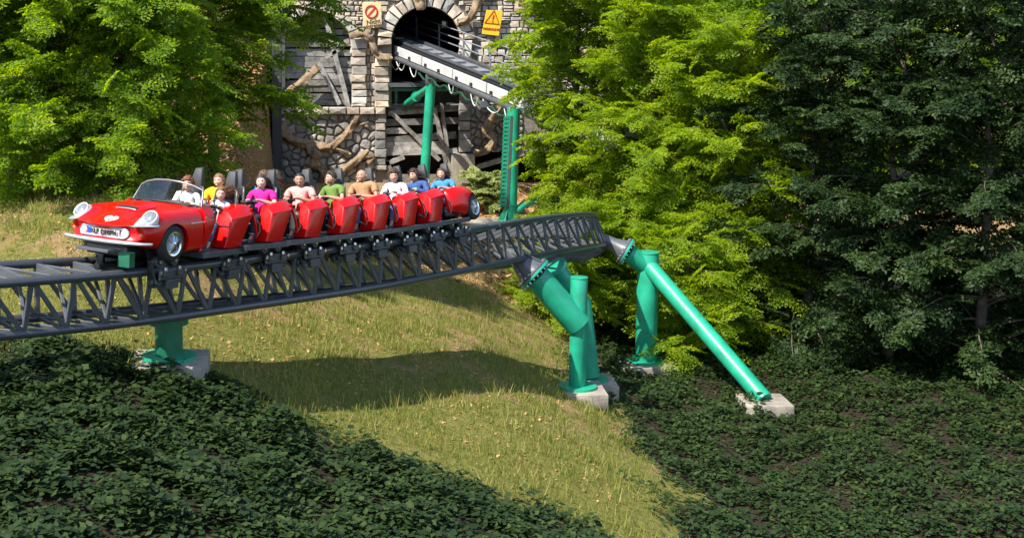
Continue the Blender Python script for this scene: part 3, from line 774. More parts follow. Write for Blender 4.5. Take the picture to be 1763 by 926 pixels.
# grille surround, plate, fog lamps
def stadium(hw, r, n=12):
    return [(hw*1+r*math.cos(a), r*math.sin(a)) for a in [R(-90+180*i/n) for i in range(n+1)]]+[(-hw+r*math.cos(a), r*math.sin(a)) for a in [R(90+180*i/n) for i in range(n+1)]]
gx = lambda y, z: front(y, z)[0].x
zg = .655
so_ = stadium(.42, .070)
ringp = [Vector((gx(y, zg+z)+.020, y, zg+z)) for y, z in so_]
gr = MB().tube(ringp+[ringp[0]], .022, 10, False).build('grille_surround', M_SILVER, lead, smooth=70)
MB().prism([Vector((gx(y, zg+z)+.010, y, zg+z)) for y, z in stadium(.41, .06)], (-.03, 0, 0)).build('grille_recess', M_SILVER, gr, fixn=True)
pg = []
for i in range(9):
    y = .33-.66*i/8
    pg.append([Vector((gx(y, zg)+.022, y, zg-.048)), Vector((gx(y, zg)+.022, y, zg+.048))])
npl = MB().grid(pg).build('number_plate', mat('shaded plate white', (.46, .46, .45), .4, 0, 0, .08, 9.), lead, solid=.012, fixn=True)  # plate white darkened to grey, its shade put into the colour
MB().grid([[v+Vector((.009, 0, 0)) for v in [Vector((gx(y, zg)+.022, y, zg-.046)), Vector((gx(y, zg)+.022, y, zg+.046))]] for y in (-.325, -.29, -.245)]).build('blue_band', M_BLUE, npl, solid=.004, fixn=True)
xx = gx(0, zg)+.031
for txt, yy in (('YLB', -.145), ('DR', .055), ('8PN', .205)):
    M = Matrix.Translation((gx(yy, zg)+.044, yy, zg)) @ Matrix.Rotation(R(90), 4, 'Z') @ Matrix.Rotation(R(90), 4, 'X')
    text_mesh(txt, .108, M, M_SBLK, 'plate_lettering', npl, .003, False, .004)
for sy in (1, -1):
    y = .415*sy; x = gx(y, zg)
    f_ = MB().lathe((x-.01, y, zg), (1, 0, 0), [(0, .060), (.03, .060), (.045, .048), (.055, .025), (.058, .008)], 26).build('fog_lamp', M_FOG, lead, smooth=60)
    MB().lathe((x-.008, y, zg), (1, 0, 0), [(0, .066), (.032, .066), (.038, .061), (.03, .056), (0, .056)], 26, closed=True).build('lamp_rim', M_CHROME, f_, smooth=50)
    y = .70*sy; p, n_ = front(y, .655)
    i_ = MB().lathe(p-n_*.01, n_, [(0, .032), (.014, .030), (.024, .018), (.027, .004)], 16).build('indicator', M_AMBER, lead, smooth=60)
# bumper blade
M_BUMP = mat('bumper chrome', (.62, .62, .61), .28, .65, 0, .08, 6.)
bp_ = []
for i in range(25):
    y = -.90+1.8*i/24
    x = 2.655-.19*(abs(y)/.9)**2.6-.25*max(0, abs(y)-.82)*3.5
    z = .525
    h = .034*(1-.35*(abs(y)/.9)**3)
    bp_.append([Vector((x-.035, y, z-h)), Vector((x+.01, y, z-h)), Vector((x+.032, y, z-h*.3)), Vector((x+.032, y, z+h*.4)), Vector((x+.005, y, z+h)), Vector((x-.035, y, z+h))])
mb = MB().grid(bp_, closed=True); mb.f += [list(range(6))[::-1], list(range(24*6, 25*6))]; mb.m += [0, 0]
mb.build('bumper', M_BUMP, lead, bevel=.008, fixn=True, smooth=50)
# bonnet scoop
sc_o = [(1.92, -.20), (1.95, .0), (1.92, .20), (1.80, .235), (1.62, .22), (1.62, -.22), (1.80, -.235)]
rws = []
for x, hh, hw in ((2.02, .004, .24), (1.96, .014, .28), (1.80, .038, .30), (1.62, .055, .29), (1.54, .056, .275)):
    rws.append([(x, y, top(x, y)[0].z+hh*(1-(abs(y)/hw)**4*.85)+.001) for y in [hw*q for q in (-1, -.75, -.5, -.25, 0, .25, .5, .75, 1)]])
scp = MB().grid(rws).build('bonnet_scoop', M_RED, lead, solid=.012, fixn=True, smooth=60)
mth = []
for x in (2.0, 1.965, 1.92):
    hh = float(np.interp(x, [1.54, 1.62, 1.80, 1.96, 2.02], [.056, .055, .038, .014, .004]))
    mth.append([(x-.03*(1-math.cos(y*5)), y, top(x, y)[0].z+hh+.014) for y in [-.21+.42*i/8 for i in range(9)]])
MB().grid(mth).build('scoop_mouth_shade', M_BLACK, scp, solid=.008, fixn=True, smooth=60)  # black band stands in for the shade of the scoop opening
MB().tube([(p[0]+.004, p[1], p[2]+.002) for p in mth[0]], .007, 6).build('scoop_lip', M_SILVER, scp, smooth=60)
# broken heart emblem on the nose : two halves with a jagged split
def heart(t): return (16*math.sin(t)**3/17, (13*math.cos(t)-5*math.cos(2*t)-2*math.cos(3*t)-math.cos(4*t))/17)
hs = [heart(2*math.pi*k/40) for k in range(40)]
left = [p for p in hs[20:]]+[heart(0)]
right = [p for p in hs[0:21]]
crack = [(.02, .30), (-.18, .10), (.16, .02), (-.10, -.30), (.10, -.45)]
emb = MB()
for half, sg in ((right, 1), (left, -1)):
    pl_ = []
    if sg > 0: poly = half+[(.15, -.62)]+[(x+.24, y) for x, y in crack[::-1]]
    else: poly = half+[(x-.13, y) for x, y in crack]+[(-.09, -.62)]
    for px, py in poly:
        yy = px*.140; xxx = 2.36-py*.130; pz, _ = top(xxx, yy); pl_.append(Vector((xxx, yy, pz.z+.006)))
    emb.prism(pl_, (0, 0, -.004))
emb.build('heart_emblem', M_WHITEP, lead, fixn=True)
# windscreen
base = [Vector((.93, .74, 1.04)), Vector((1.02, .55, 1.065)), Vector((1.10, .25, 1.08)), Vector((1.12, 0, 1.082)), Vector((1.10, -.25, 1.08)), Vector((1.02, -.55, 1.065)), Vector((.93, -.74, 1.04))]
tp = [Vector((.79, .665, 1.30)), Vector((.84, .50, 1.365)), Vector((.90, .25, 1.415)), Vector((.915, 0, 1.428)), Vector((.90, -.25, 1.415)), Vector((.84, -.50, 1.365)), Vector((.79, -.665, 1.30))]
wf = MB().tube([base[0]]+[base[0].lerp(tp[0], .6), tp[0].lerp(tp[1], .02)]+tp[1:-1]+[tp[-1], base[-1].lerp(tp[-1], .5), base[-1]], [.013, .013, .016]+[.018]*5+[.016, .013, .013], 10).build('windscreen_frame', M_FRAME, lead, smooth=70)
MB().tube(base, .016, 8).build('windscreen_seal', M_BLACK, wf, smooth=70)
MB().grid([base, [b_.lerp(t_, .5) for b_, t_ in zip(base, tp)], tp]).build('windscreen_glass', M_GLASS, wf, smooth=180)
# cockpit rail tube round the near seat row
MB().tube([(.80, .70, 1.02), (.60, .74, 1.03), (.42, .76, .98)], .02, 8).build('cockpit_edge', M_BLACK, lead, smooth=60)
# undertray, front service plate, sensor box
MB().box((1.85, 0, .36), (1.15, .85, .18)).build('chassis', M_BOGIE, lead, bevel=.02)
MB().hexa([(2.05, -.46, .345), (2.70, -.42, .345), (2.70, .26, .345), (2.05, .36, .345)], [(2.05, -.46, .395), (2.70, -.42, .395), (2.70, .26, .395), (2.05, .36, .395)]).build('front_step_plate', M_STEELL, lead, bevel=.008, fixn=True)
MB().box((2.42, .42, .235), (.14, .24, .24)).build('sensor_box', M_DGREEN, lead, bevel=.008)
b0 = [c for c in lead.children if c.name.startswith('bogie')][0]
NEWP = {'body', 'front_wheel', 'door', 'bulkhead', 'dashboard', 'headlight', 'grille_surround', 'number_plate', 'fog_lamp', 'indicator', 'bumper', 'bonnet_scoop', 'heart_emblem', 'windscreen_frame', 'cockpit_edge', 'chassis', 'front_step_plate', 'sensor_box'}
for ch in lead.children:
    if ch.name.split('.')[0] in NEWP: ch.location.x = .12
    if ch.name.split('.')[0] == 'front_wheel': ch.location.z = .03
b1 = copy_tree(b0, lead); b1.location = (1.72, 0, 0)
# ------------------------------------------------------------------ riders
def skin_mesh(nodes, edges, radii, sub=2, root=0):
    me = bpy.data.meshes.new('sk'); me.from_pydata([tuple(n) for n in nodes], edges, []); me.update()
    o = bpy.data.objects.new('sk', me); COL.objects.link(o)
    o.modifiers.new('k', 'SKIN')
    if not me.skin_vertices: pass
    for i, r in enumerate(radii):
        sv = me.skin_vertices[0].data[i]; sv.radius = r if hasattr(r, '__len__') else (r, r); sv.use_root = (i == root)
    md = o.modifiers.new('s', 'SUBSURF'); md.levels = sub; md.render_levels = sub
    dg = bpy.context.evaluated_depsgraph_get(); dg.update()
    m2 = bpy.data.meshes.new_from_object(o.evaluated_get(dg), depsgraph=dg)
    v = [x.co.copy() for x in m2.vertices]; f = [list(p.vertices) for p in m2.polygons]
    bpy.data.objects.remove(o); bpy.data.meshes.remove(me); bpy.data.meshes.remove(m2)
    return v, f
SKINS = {}
def skin_mat(c):
    return mat('skin %.2f %.2f' % (c[0], c[1]), c, .48, 0, 0, .10, 14., spec=.4)
M_EYESH = mat('shaded eye', (.34, .25, .21), .4); M_IRIS = mat('dark iris', (.03, .02, .015), .3)  # eyeballs take a shadowed skin tone, socket shade put into the colour
M_BROW = mat('eyebrow', (.12, .065, .04), .7); M_LIP = mat('lips', (.36, .14, .11), .45); M_TEETH = mat('teeth', (.75, .72, .66), .35)
def cloth(c): return mat('cloth %.2f %.2f %.2f' % c, c, .85, 0, 0, .16, 9., .35, 30, spec=.2)
def hairm(c): return mat('hair %.2f %.2f %.2f' % c, c, .5, 0, 0, .4, 30., .18, 60, spec=.35)
M_JEAN = cloth((.07, .10, .19)); M_KHAKI = cloth((.42, .33, .22)); M_DKP = cloth((.04, .04, .05)); M_SHOE = mat('shoe', (.06, .06, .06), .6, 0, 0, .2, 8.)
def head_verts(sc, smile, chub):
    # returns verts, faces, material index (0 skin, 1 shaded eye, 2 iris, 3 lips, 4 teeth)
    mb = MB(); NU, NV = 30, 22
    rows = []
    for i in range(NV+1):
        ph = -math.pi/2+math.pi*i/NV; row = []
        for j in range(NU):
            t = 2*math.pi*j/NU
            d = Vector((math.cos(ph)*math.cos(t), math.cos(ph)*math.sin(t), math.sin(ph)))
            x, y, z = d
            wx, wy, wz = .102, .090*chub, .119
            p = Vector((x*wx, y*wy, z*wz))
            if z < 0:
                k = -z; p.y *= 1-.30*k**1.5; p.x *= 1-.12*k
                if x > 0: p.x += .012*k*(1-k)*2
                if x < 0: p.x *= 1-.28*k
            if x < 0: p.x *= 1.04
            if x > .3:
                fx = (x-.3)/.7
                # brow / eye hollow / nose / mouth / chin
                p.x += .006*math.exp(-((p.z-.030)/.012)**2)*fx
                for s in (-1, 1): p.x -= .014*math.exp(-((p.z-.008)/.012)**2-((p.y-s*.031)/.015)**2)*fx
                nz = max(0, 1-abs(p.z+.022)/.036); tipw = .010+.006*max(0, (.0-p.z)/.04)
                p.x += .028*max(0, min(1, (.02-p.z)/.055))*math.exp(-(p.y/tipw)**2)*(1 if p.z > -.042 else math.exp(-((p.z+.042)/.006)**2))
                for s in (-1, 1): p.x += .007*math.exp(-((p.z+.03)/.022)**2-((p.y-s*.038)/.018)**2)*fx
                p.x += .007*math.exp(-((p.z+.062)/.011)**2-(p.y/.024)**2)
                p.x += .010*math.exp(-((p.z+.102)/.014)**2-(p.y/.022)**2)
            row.append(p*sc)
        rows.append(row)
    mb.grid(rows, closed=True)
    mb.f.append([j for j in range(NU)][::-1]); mb.f.append([NV*NU+j for j in range(NU)]); mb.m += [0, 0]
    for s in (-1, 1):
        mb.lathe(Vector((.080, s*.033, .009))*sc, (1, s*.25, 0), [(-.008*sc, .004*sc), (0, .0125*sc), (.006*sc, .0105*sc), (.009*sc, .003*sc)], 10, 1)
        mb.lathe(Vector((.0885, s*.0335, .009))*sc, (1, s*.2, 0), [(-.003*sc, .0095*sc), (.003*sc, .0085*sc), (.0045*sc, .002*sc)], 8, 2)
        # ear
        e = [Vector((-.008+.020*math.cos(a), s*(.088*chub+.010+.006*math.cos(a)), -.004+.030*math.sin(a)))*sc for a in [2*math.pi*k/10 for k in range(10)]]
        mb.prism(e, Vector((.004, -s*.016, 0))*sc, 0)
        mb.tube([Vector((.102, s*.014, .030))*sc, Vector((.097, s*.034, .035))*sc, Vector((.081, s*.053, .029))*sc], [.003*sc, .0042*sc, .0025*sc], 5, True, 5)
    wd_ = .026 if smile else .019
    for zz, mm, rr in ((-.060, 3, .0055), (-.072, 3, .006)):
        mb.tube([Vector((.0955-.4*abs(q)*.6, q, zz+(.010 if smile else .002)*(abs(q)/wd_)**2))*sc for q in (-wd_, -wd_*.5, 0, wd_*.5, wd_)], [.002*sc, rr*sc, rr*sc, rr*sc, .002*sc], 6, True, mm)
    if smile: mb.tube([Vector((.0975-.4*abs(q)*.6, q, -.066+.008*(abs(q)/.02)**2))*sc for q in (-.018, -.009, 0, .009, .018)], [.002*sc, .005*sc, .0055*sc, .005*sc, .002*sc], 6, True, 4)
    return mb
def hair_mesh(style, sc, chub, rnd, HM, vol=1.):
    mb = MB(); wx, wy, wz = .102*1.05, .090*chub*1.05, .119*1.05
    NU, NV = 34, 14; rows = []
    amp = {'short': .006, 'buzz': .0015, 'curly': .020, 'bushy': .020, 'long': .010, 'blown': .012}[style]
    add = {'short': .012, 'buzz': .003, 'curly': .022, 'bushy': .024, 'long': .014, 'blown': .014}[style]*vol
    for i in range(NV+1):
        v = i/NV; row = []
        for j in range(NU):
            t = 2*math.pi*j/NU; fr = max(0, math.cos(t))
            lo = -.55 if style in ('long', 'blown') else (-.25 if style in ('bushy', 'curly') else -.15)
            phl = lo+(.62-lo)*sst(.15, .72, fr) if style != 'buzz' else -.1+.75*sst(.1, .6, fr)
            if style in ('bushy', 'curly'): phl -= .10*fr
            ph = phl+(math.pi/2-phl)*v
            d = Vector((math.cos(ph)*math.cos(t), math.cos(ph)*math.sin(t), math.sin(ph)))
            nse = mnoise.noise(d*(9 if style == 'curly' else 6)+Vector((rnd, 0, 0)))+.5*mnoise.noise(d*19+Vector((rnd, 3, 0)))
            ed = sst(0, .22, v)
            k = (add+amp*nse)*(.25+.75*ed)
            row.append(Vector((d.x*(wx+k), d.y*(wy+k), d.z*(wz+k*1.15)+.004))*sc)
        rows.append(row)
    mb.grid(rows, closed=True); mb.f.append([NV*NU+j for j in range(NU)]); mb.m.append(0)
    mb.f.append(list(range(NU))[::-1]); mb.m.append(0)
    rg_ = random.Random(int(rnd*77))
    if style in ('curly', 'bushy', 'short'):
        n = {'curly': 110, 'bushy': 100, 'short': 50}[style]
        for k in range(n):
            t = rg_.uniform(-math.pi, math.pi); fr = max(0, math.cos(t)); ph = rg_.uniform(.0+.55*fr, 1.5)
            d = Vector((math.cos(ph)*math.cos(t), math.cos(ph)*math.sin(t), math.sin(ph)))
            p = Vector((d.x*(wx+add*.8), d.y*(wy+add*.8), d.z*(wz+add*.8)))
            L = {'curly': .028, 'bushy': .040, 'short': .016}[style]
            w_ = Vector((rg_.uniform(-1, .4), rg_.uniform(-1, 1), rg_.uniform(-.6, .8))); q = p+d*L*.5+w_*L*.5; q2 = q+Vector((-L*.5, rg_.uniform(-L, L)*.5, -L*.4))
            mb.tube([p*sc, q*sc, q2*sc], [.010*sc, .009*sc, .002*sc], 5)
    return mb
def strands(mb, root_pts, dirv, L, n, rg_, sc, spread=.20, r0=.0042, curl=.5):
    n = int(n*2.6)
    for k in range(n):
        p = Vector(rg_.choice(root_pts))+Vector((rg_.uniform(-.02, .02), rg_.uniform(-.02, .02), rg_.uniform(-.02, .02)))
        d = (Vector(dirv)+Vector((rg_.gauss(0, spread), rg_.gauss(0, spread), rg_.gauss(0, spread)))).normalized()
        l = L*rg_.uniform(.55, 1.1); pts = [p*sc]; q = p.copy(); w_ = Vector((rg_.gauss(0, 1), rg_.gauss(0, 1), rg_.gauss(0, 1)))*curl
        for i in range(6):
            q = q+d*l/6; d = (d+w_*.22+Vector((0, 0, .03*math.sin(i*1.7+k)))).normalized(); w_ = -w_*.9
            pts.append(q*sc)
        mb.tube(pts, [r0*sc*a for a in (1, 1.1, 1., .9, .7, .5, .15)], 5)
def hand(nodes, edges, radii, iw, wrist, d, up, grip=True):
    # five finger chains rooted in the palm
    d = Vector(d).normalized(); up = Vector(up); side = d.cross(up).normalized(); up = side.cross(d).normalized()
    palm = len(nodes); nodes.append(wrist+d*.045); radii.append((.036, .022)); edges.append((iw, palm))
    k0 = len(nodes); nodes.append(wrist+d*.085); radii.append((.038, .019)); edges.append((palm, k0))
    for q, (o_, l) in enumerate(((-.028, .060), (-.009, .072), (.010, .068), (.028, .052))):
        b = wrist+d*.098+side*o_; m_ = b+d*l*.5-up*(.012 if grip else .004); e_ = m_+d*l*.22-up*(.034 if grip else .008)
        i = len(nodes); nodes.extend([b, m_, e_]); radii.extend([.0095, .009, .0075]); edges.extend([(k0, i), (i, i+1), (i+1, i+2)])
    t0 = wrist+d*.05+side*.040; t1 = t0+d*.030+side*.012-up*.012; i = len(nodes)
    nodes.extend([t0, t1]); radii.extend([.012, .009]); edges.extend([(palm, i), (i, i+1)])
def person(label, s, side, shirt, sleeves, skin, hair, hs=1., build=1., ht=1., look=(0, 0), smile=True, hairdir=None, beard=None, pants=None, hands='bar', lean=(0, 0), group='riders on the red coaster train', glasses=False, vol=1., chub=1., collar=False, dx=0., dy=0., dz=0.):
    M = fmat(s) @ (LFIX if s == ROWS[0] else Matrix.Identity(4)) @ Matrix.Translation((-.02+dx, .37*side+dy, dz))
    rv = random.Random(label); yaw = .40*look[0]+rv.uniform(-6, 6); M = M @ Matrix.Rotation(R(yaw), 4, 'Z') @ Matrix.Rotation(R(rv.uniform(-4, 4)), 4, 'X')
    look = (look[0]*.65, look[1]+rv.uniform(-3, 3))
    root = thing('person', label, 'person', M=M, group=group)
    hz = .68; H = ht*1.05
    lx, ly = lean
    pel = Vector((-.03, 0, hz)); wst = Vector((-.05+lx*.3, ly*.3, hz+.17*H)); che = Vector((-.075+lx*.7, ly*.7, hz+.37*H)); shc = Vector((-.075+lx, ly, hz+.505*H)); nk = Vector((-.06+lx, ly, hz+.535*H)); hb = Vector((-.04+lx, ly, hz+.565*H))
    B = build*1.10; hs = hs*1.03
    nodes = [pel, wst, che, shc, nk, hb]; radii = [(.130*B, .105*B), (.120*B, .095*B), (.135*B, .100*B), (.090*B, .062*B), (.054, .054), (.05, .05)]
    edges = [(0, 1), (1, 2), (2, 3), (3, 4), (4, 5)]
    tn = list(nodes[:4]); tr = [(.160*B, .13*B), (.155*B, .122*B), (.168*B, .130*B), (.132*B, .096*B)]; te = [(0, 1), (1, 2), (2, 3)]
    tn.append(shc+Vector((0.006, 0, .042*H))); tr.append((.082, .078)); te.append((3, 4))
    for q in (1, -1):
        sh = shc+Vector((0, q*.195*B, -.035)); 
        if hands == 'bar' or (hands == 'wave' and q == 1):
            el = Vector((.03+lx*.6, q*.275*B+ly*.6, hz+.255*H)); wr = Vector((.28, q*.12, hz+.345))
        elif hands == 'wave':
            el = Vector((.12, q*.25, hz+.16*H)); wr = Vector((.20, q*.24, hz+.40*H))
        else:
            el = Vector((.04, q*.27*B, hz+.24*H)); wr = Vector((.20, -q*.02, hz+.31+.03*q))
        i = len(nodes); nodes += [sh, sh.lerp(el, .5), el, el.lerp(wr, .45), wr]; radii += [.050*B, .043*B, .041*B, .041*B, .029]
        edges += [(3, i), (i, i+1), (i+1, i+2), (i+2, i+3), (i+3, i+4)]
        d = (wr-el).normalized()
        if hands == 'wave' and q == -1: hand(nodes, edges, radii, i+4, wr, Vector((.2, .1, 1)), Vector((-1, 0, 0)), True)
        else: hand(nodes, edges, radii, i+4, wr, (d+Vector((.4, 0, -.15))), Vector((0, 0, 1)), True)
        j = len(tn); tn += [sh, sh.lerp(el, .35), sh.lerp(el, .62)]; tr += [.070*B, .065*B, .067*B]; te += [(3, j), (j, j+1), (j+1, j+2)]
        if sleeves == 'long':
            tn += [el, el.lerp(wr, .5), el.lerp(wr, .9)]; tr += [.060*B, .056*B, .044]; te += [(j+2, j+3), (j+3, j+4), (j+4, j+5)]
    li = len(nodes)
    pn, pr, pe = [pel], [(.165*B, .13*B)], []
    for q in (1, -1):
        hp = Vector((.02, q*.09, hz-.01)); kn = Vector((.47, q*.115, hz+.06)); an = Vector((.62, q*.12, .40)); to = Vector((.74, q*.125, .34))
        i = len(nodes); nodes += [hp, hp.lerp(kn, .5), kn, kn.lerp(an, .5), an, an+Vector((.04, 0, -.04)), to]; radii += [.085*B, .072*B, .056, .050, .036, .036, .028]
        edges += [(0, i)]+[(i+k, i+k+1) for k in range(6)]
        j = len(pn); pn += [hp, hp.lerp(kn, .5), kn, kn.lerp(an, .5), kn.lerp(an, .9)]; pr += [.098*B, .086*B, .070, .062, .055]; pe += [(0, j)]+[(j+k, j+k+1) for k in range(4)]
    v, f = skin_mesh(nodes, edges, radii, 1)
    SK = skin_mat(skin)
    mb = MB(); mb.add(v, f, 0)
    hd = head_verts(hs, smile, chub)
    Hm = Matrix.Translation(hb+Vector((.018*hs, 0, .105*hs))) @ Matrix.Rotation(R(look[0]), 4, 'Z') @ Matrix.Rotation(R(-look[1]), 4, 'Y')
    o0 = len(mb.v)
    mb.v += [tuple(Hm @ Vector(p)) for p in hd.v]; mb.f += [[i+o0 for i in q] for q in hd.f]; mb.m += hd.m
    mb.build('body', [SK, M_EYESH, M_IRIS, M_LIP, M_TEETH, M_BROW], root, smooth=180)
    v, f = skin_mesh(tn, te, tr, 2)
    # wrinkles
    v = [p+Vector((.010, .006, .005))*(mnoise.noise(Vector((p.x*9, p.y*9, p.z*20))+Vector((s, side, 0)))+.6*mnoise.noise(p*24+Vector((s, side, 5))))*.8 for p in v]
    mb = MB(); mb.add(v, f); sh_o = mb.build('shirt', shirt if not isinstance(shirt, tuple) else cloth(shirt), root, smooth=180)
    if collar:
        for q in (1, -1):
            MB().hexa([nk+Vector((.045, q*.005, -.055)), nk+Vector((.055, q*.05, -.075)), nk+Vector((.0, q*.085, -.03)), nk+Vector((-.02, q*.07, -.02))][::q], [nk+Vector((.05, q*.01, -.035)), nk+Vector((.06, q*.055, -.06)), nk+Vector((.0, q*.07, .01)), nk+Vector((-.02, q*.06, .01))][::q]).build('collar', cloth(shirt), sh_o, fixn=True, bevel=.006)
    v, f = skin_mesh(pn, pe, pr, 1); mb = MB(); mb.add(v, f); mb.build('trousers', pants or M_JEAN, root, smooth=180)
    mb = MB()
    for q in (1, -1): mb.hexa([(.58, q*.12-.04, .292), (.80, q*.12-.035, .292), (.80, q*.12+.035, .292), (.58, q*.12+.04, .292)], [(.58, q*.12-.038, .40), (.78, q*.12-.03, .345), (.78, q*.12+.03, .345), (.58, q*.12+.038, .40)])
    mb.build('shoes', M_SHOE, root, bevel=.02, bseg=2, fixn=True, smooth=60)
    if hair:
        style, hc = hair; HM = hairm(hc); rg_ = random.Random(int(abs(s)*100)+side)
        hm = hair_mesh(style, hs, chub, s+side*.3, HM, vol)
        if hairdir:
            dv, L, n = hairdir
            rp = [(-.08, .0, .03), (-.07, .05, .0), (-.07, -.05, .0), (-.05, .06, .04), (-.06, .02, .07), (-.09, 0, -.02), (-.02, .07, -.02), (-.03, -.07, 0)]
            strands(hm, rp, dv, L, n, rg_, hs)
        hm.v = [tuple(Hm @ Vector(p)) for p in hm.v]
        hm.build('hair', HM, root, smooth=180)
    if beard:
        mb = MB(); rws = []
        for i in range(7):
            ph = R(-72+7.5*i); row = []
            for j in range(15):
                t = R(-78+156*j/14); e_ = .006*(1 if 0 < i < 6 and 0 < j < 14 else -.3)
                p = Vector((math.cos(ph)*math.cos(t)*(.102+e_), math.cos(ph)*math.sin(t)*(.090*chub+e_), math.sin(ph)*(.119+e_)))
                k = -math.sin(ph); p.y *= 1-.30*k**1.5; p.x *= 1-.10*k
                if i >= 5 and abs(t) < R(28): p.x -= .012
                row.append(Hm @ (p*hs))
            rws.append(row)
        MB().grid(rws).build('beard', hairm(beard), root, solid=.008, smooth=180)
    if glasses:
        mb = MB()
        for q in (1, -1):
            ring = [Hm @ (Vector((.098, q*.032+.020*math.cos(a), .008+.016*math.sin(a)))*hs) for a in [2*math.pi*k/14 for k in range(15)]]
            mb.tube(ring, .0032, 5, False); mb.tube([Hm @ (Vector((.095, q*.052, .012))*hs), Hm @ (Vector((.0, q*.094, .014))*hs)], .003, 5)
        mb.tube([Hm @ (Vector((.10, -.012, .012))*hs), Hm @ (Vector((.10, .012, .012))*hs)], .003, 5)
        mb.build('glasses', M_SBLK, root, smooth=60)
    return root
FAIR = (.50, .29, .205); PINKISH = (.48, .262, .185); TAN = (.37, .20, .128); PALE = (.56, .35, .265)
p = person('boy with curly auburn hair in a white top sitting behind the windscreen', ROWS[0], -1, (.72, .70, .66), 'long', PINKISH, ('curly', (.16, .06, .025)), .97, .86, .93, (25, 2), True, lean=(.10, .0), pants=M_KHAKI, dz=-.05)
p = person('girl in a pale grey T-shirt with long auburn hair blown back beside the boy', ROWS[0], 1, (.56, .57, .62), 'short', PALE, ('long', (.17, .075, .028)), .94, .66, .76, (35, 4), False, hairdir=((-.85, .55, .05), .42, 150), hands='wave', lean=(.09, -.02), dz=-.05, dy=-.05)
# printed badge on her shirt
for ch in p.children:
    if ch.name.startswith('shirt'):
        bv = BVHTree.FromPolygons([v.co.copy() for v in ch.data.vertices], [tuple(q.vertices) for q in ch.data.polygons])
        pts = []
        for k in range(20):
            a = 2*math.pi*k/20; h = bv.ray_cast(Vector((1, 0+.055*math.cos(a), .98+.035*math.sin(a))), Vector((-1, 0, 0)))
            pts.append((h[0] if h[0] else Vector((.1, .03, .9)))+Vector((.006, 0, 0)))
        MB().prism(pts, (-.004, 0, 0)).build('shirt_print', cloth((.06, .06, .14)), p, fixn=True)
person('person with dark hair blown back wearing a bright magenta T-shirt', ROWS[1], 1, (.50, .018, .22), 'short', PALE, ('long', (.045, .022, .015)), 1., .98, .93, (25, 8), True, hairdir=((-.9, .35, -.10), .26, 90), vol=.9, lean=(.02, 0), chub=1.02, pants=M_DKP)
person('rider in a yellow shirt mostly hidden behind the grey headrest beside the girl', ROWS[1], -1, (.72, .42, .02), 'short', FAIR, ('short', (.20, .10, .05)), 1., 1.25, .97, (10, 5), True, lean=(.0, 0), dx=.06, dy=-.15, dz=-.02)
person('man with short dark hair in a pale pink polo shirt', ROWS[2], 1, (.60, .30, .27), 'short', TAN, ('buzz', (.018, .014, .012)), 1., 1.05, .97, (30, -2), True, collar=True, pants=M_KHAKI, vol=1.6, chub=1.05)
person('rider in a bright blue top with brown hair flying behind the magenta shirt', ROWS[2], -1, (.012, .20, .62), 'short', FAIR, ('blown', (.10, .05, .03)), 1., 1.0, .97, (-35, 0), False, hairdir=((-.6, .75, -.08), .32, 110), vol=1.4, lean=(.06, -.05), dz=.06, dx=.05)
person('bearded man with brown hair in an olive green T-shirt', ROWS[3], 1, (.125, .20, .045), 'short', PINKISH, ('short', (.045, .026, .016)), 1., 1.0, 1.0, (-22, 6), True, beard=(.20, .10, .06), vol=1.5)
person('rider barely seen behind the man in the pink polo shirt', ROWS[3], -1, (.55, .25, .25), 'short', PINKISH, ('short', (.08, .045, .03)), .98, .95, .95, (25, 0), True)
person('bald man in a tan brown T-shirt with folded arms', ROWS[4], 1, (.36, .20, .105), 'short', TAN, None, 1.03, 1.12, 1.02, (10, 4), True, pants=M_JEAN, hands='lap', chub=1.08)
person('rider barely seen behind the man in the green T-shirt', ROWS[4], -1, (.50, .30, .30), 'short', PINKISH, ('short', (.10, .06, .04)), .98, .95, .97, (25, 0), True)
person('young person with bushy brown hair in a white long sleeved top', ROWS[5], 1, (.68, .69, .74), 'long', PINKISH, ('bushy', (.065, .035, .020)), 1., .92, .95, (30, 0), False, lean=(.02, 0))
person('rider barely seen behind the bald man', ROWS[5], -1, (.5, .45, .4), 'short', FAIR, ('short', (.10, .06, .04)), .98, .95, .97, (25, 0), True)
p = person('smiling person with glasses in a denim jacket over green', ROWS[6], 1, (.045, .085, .22), 'long', PINKISH, ('bushy', (.05, .025, .018)), .98, .98, .93, (-8, 14), True, hairdir=((-.8, .6, .1), .18, 60), glasses=True)
for ch in p.children:
    if ch.name.startswith('shirt'):
        bv = BVHTree.FromPolygons([v.co.copy() for v in ch.data.vertices], [tuple(q.vertices) for q in ch.data.polygons])
        rws = []
        for z in (.72, .80, .88, .96, 1.03, 1.08):
            row = []
            for y in (-.06, -.03, 0, .03, .06):
                h = bv.ray_cast(Vector((1, y*(1-.3*(z-.72)), z)), Vector((-1, 0, 0))); row.append((h[0] if h[0] else Vector((.05, y, z)))+Vector((.008, 0, 0)))
            rws.append(row)
        MB().grid(rws).build('green_top', cloth((.12, .45, .16)), p, solid=.006, fixn=True, smooth=180)
person('laughing person in a sky blue top in the last row of the train', ROWS[7], 1, (.05, .22, .40), 'short', PINKISH, ('long', (.075, .035, .022)), .98, .98, .90, (15, 8), True, hairdir=((-.8, .55, .05), .20, 70), vol=.9)
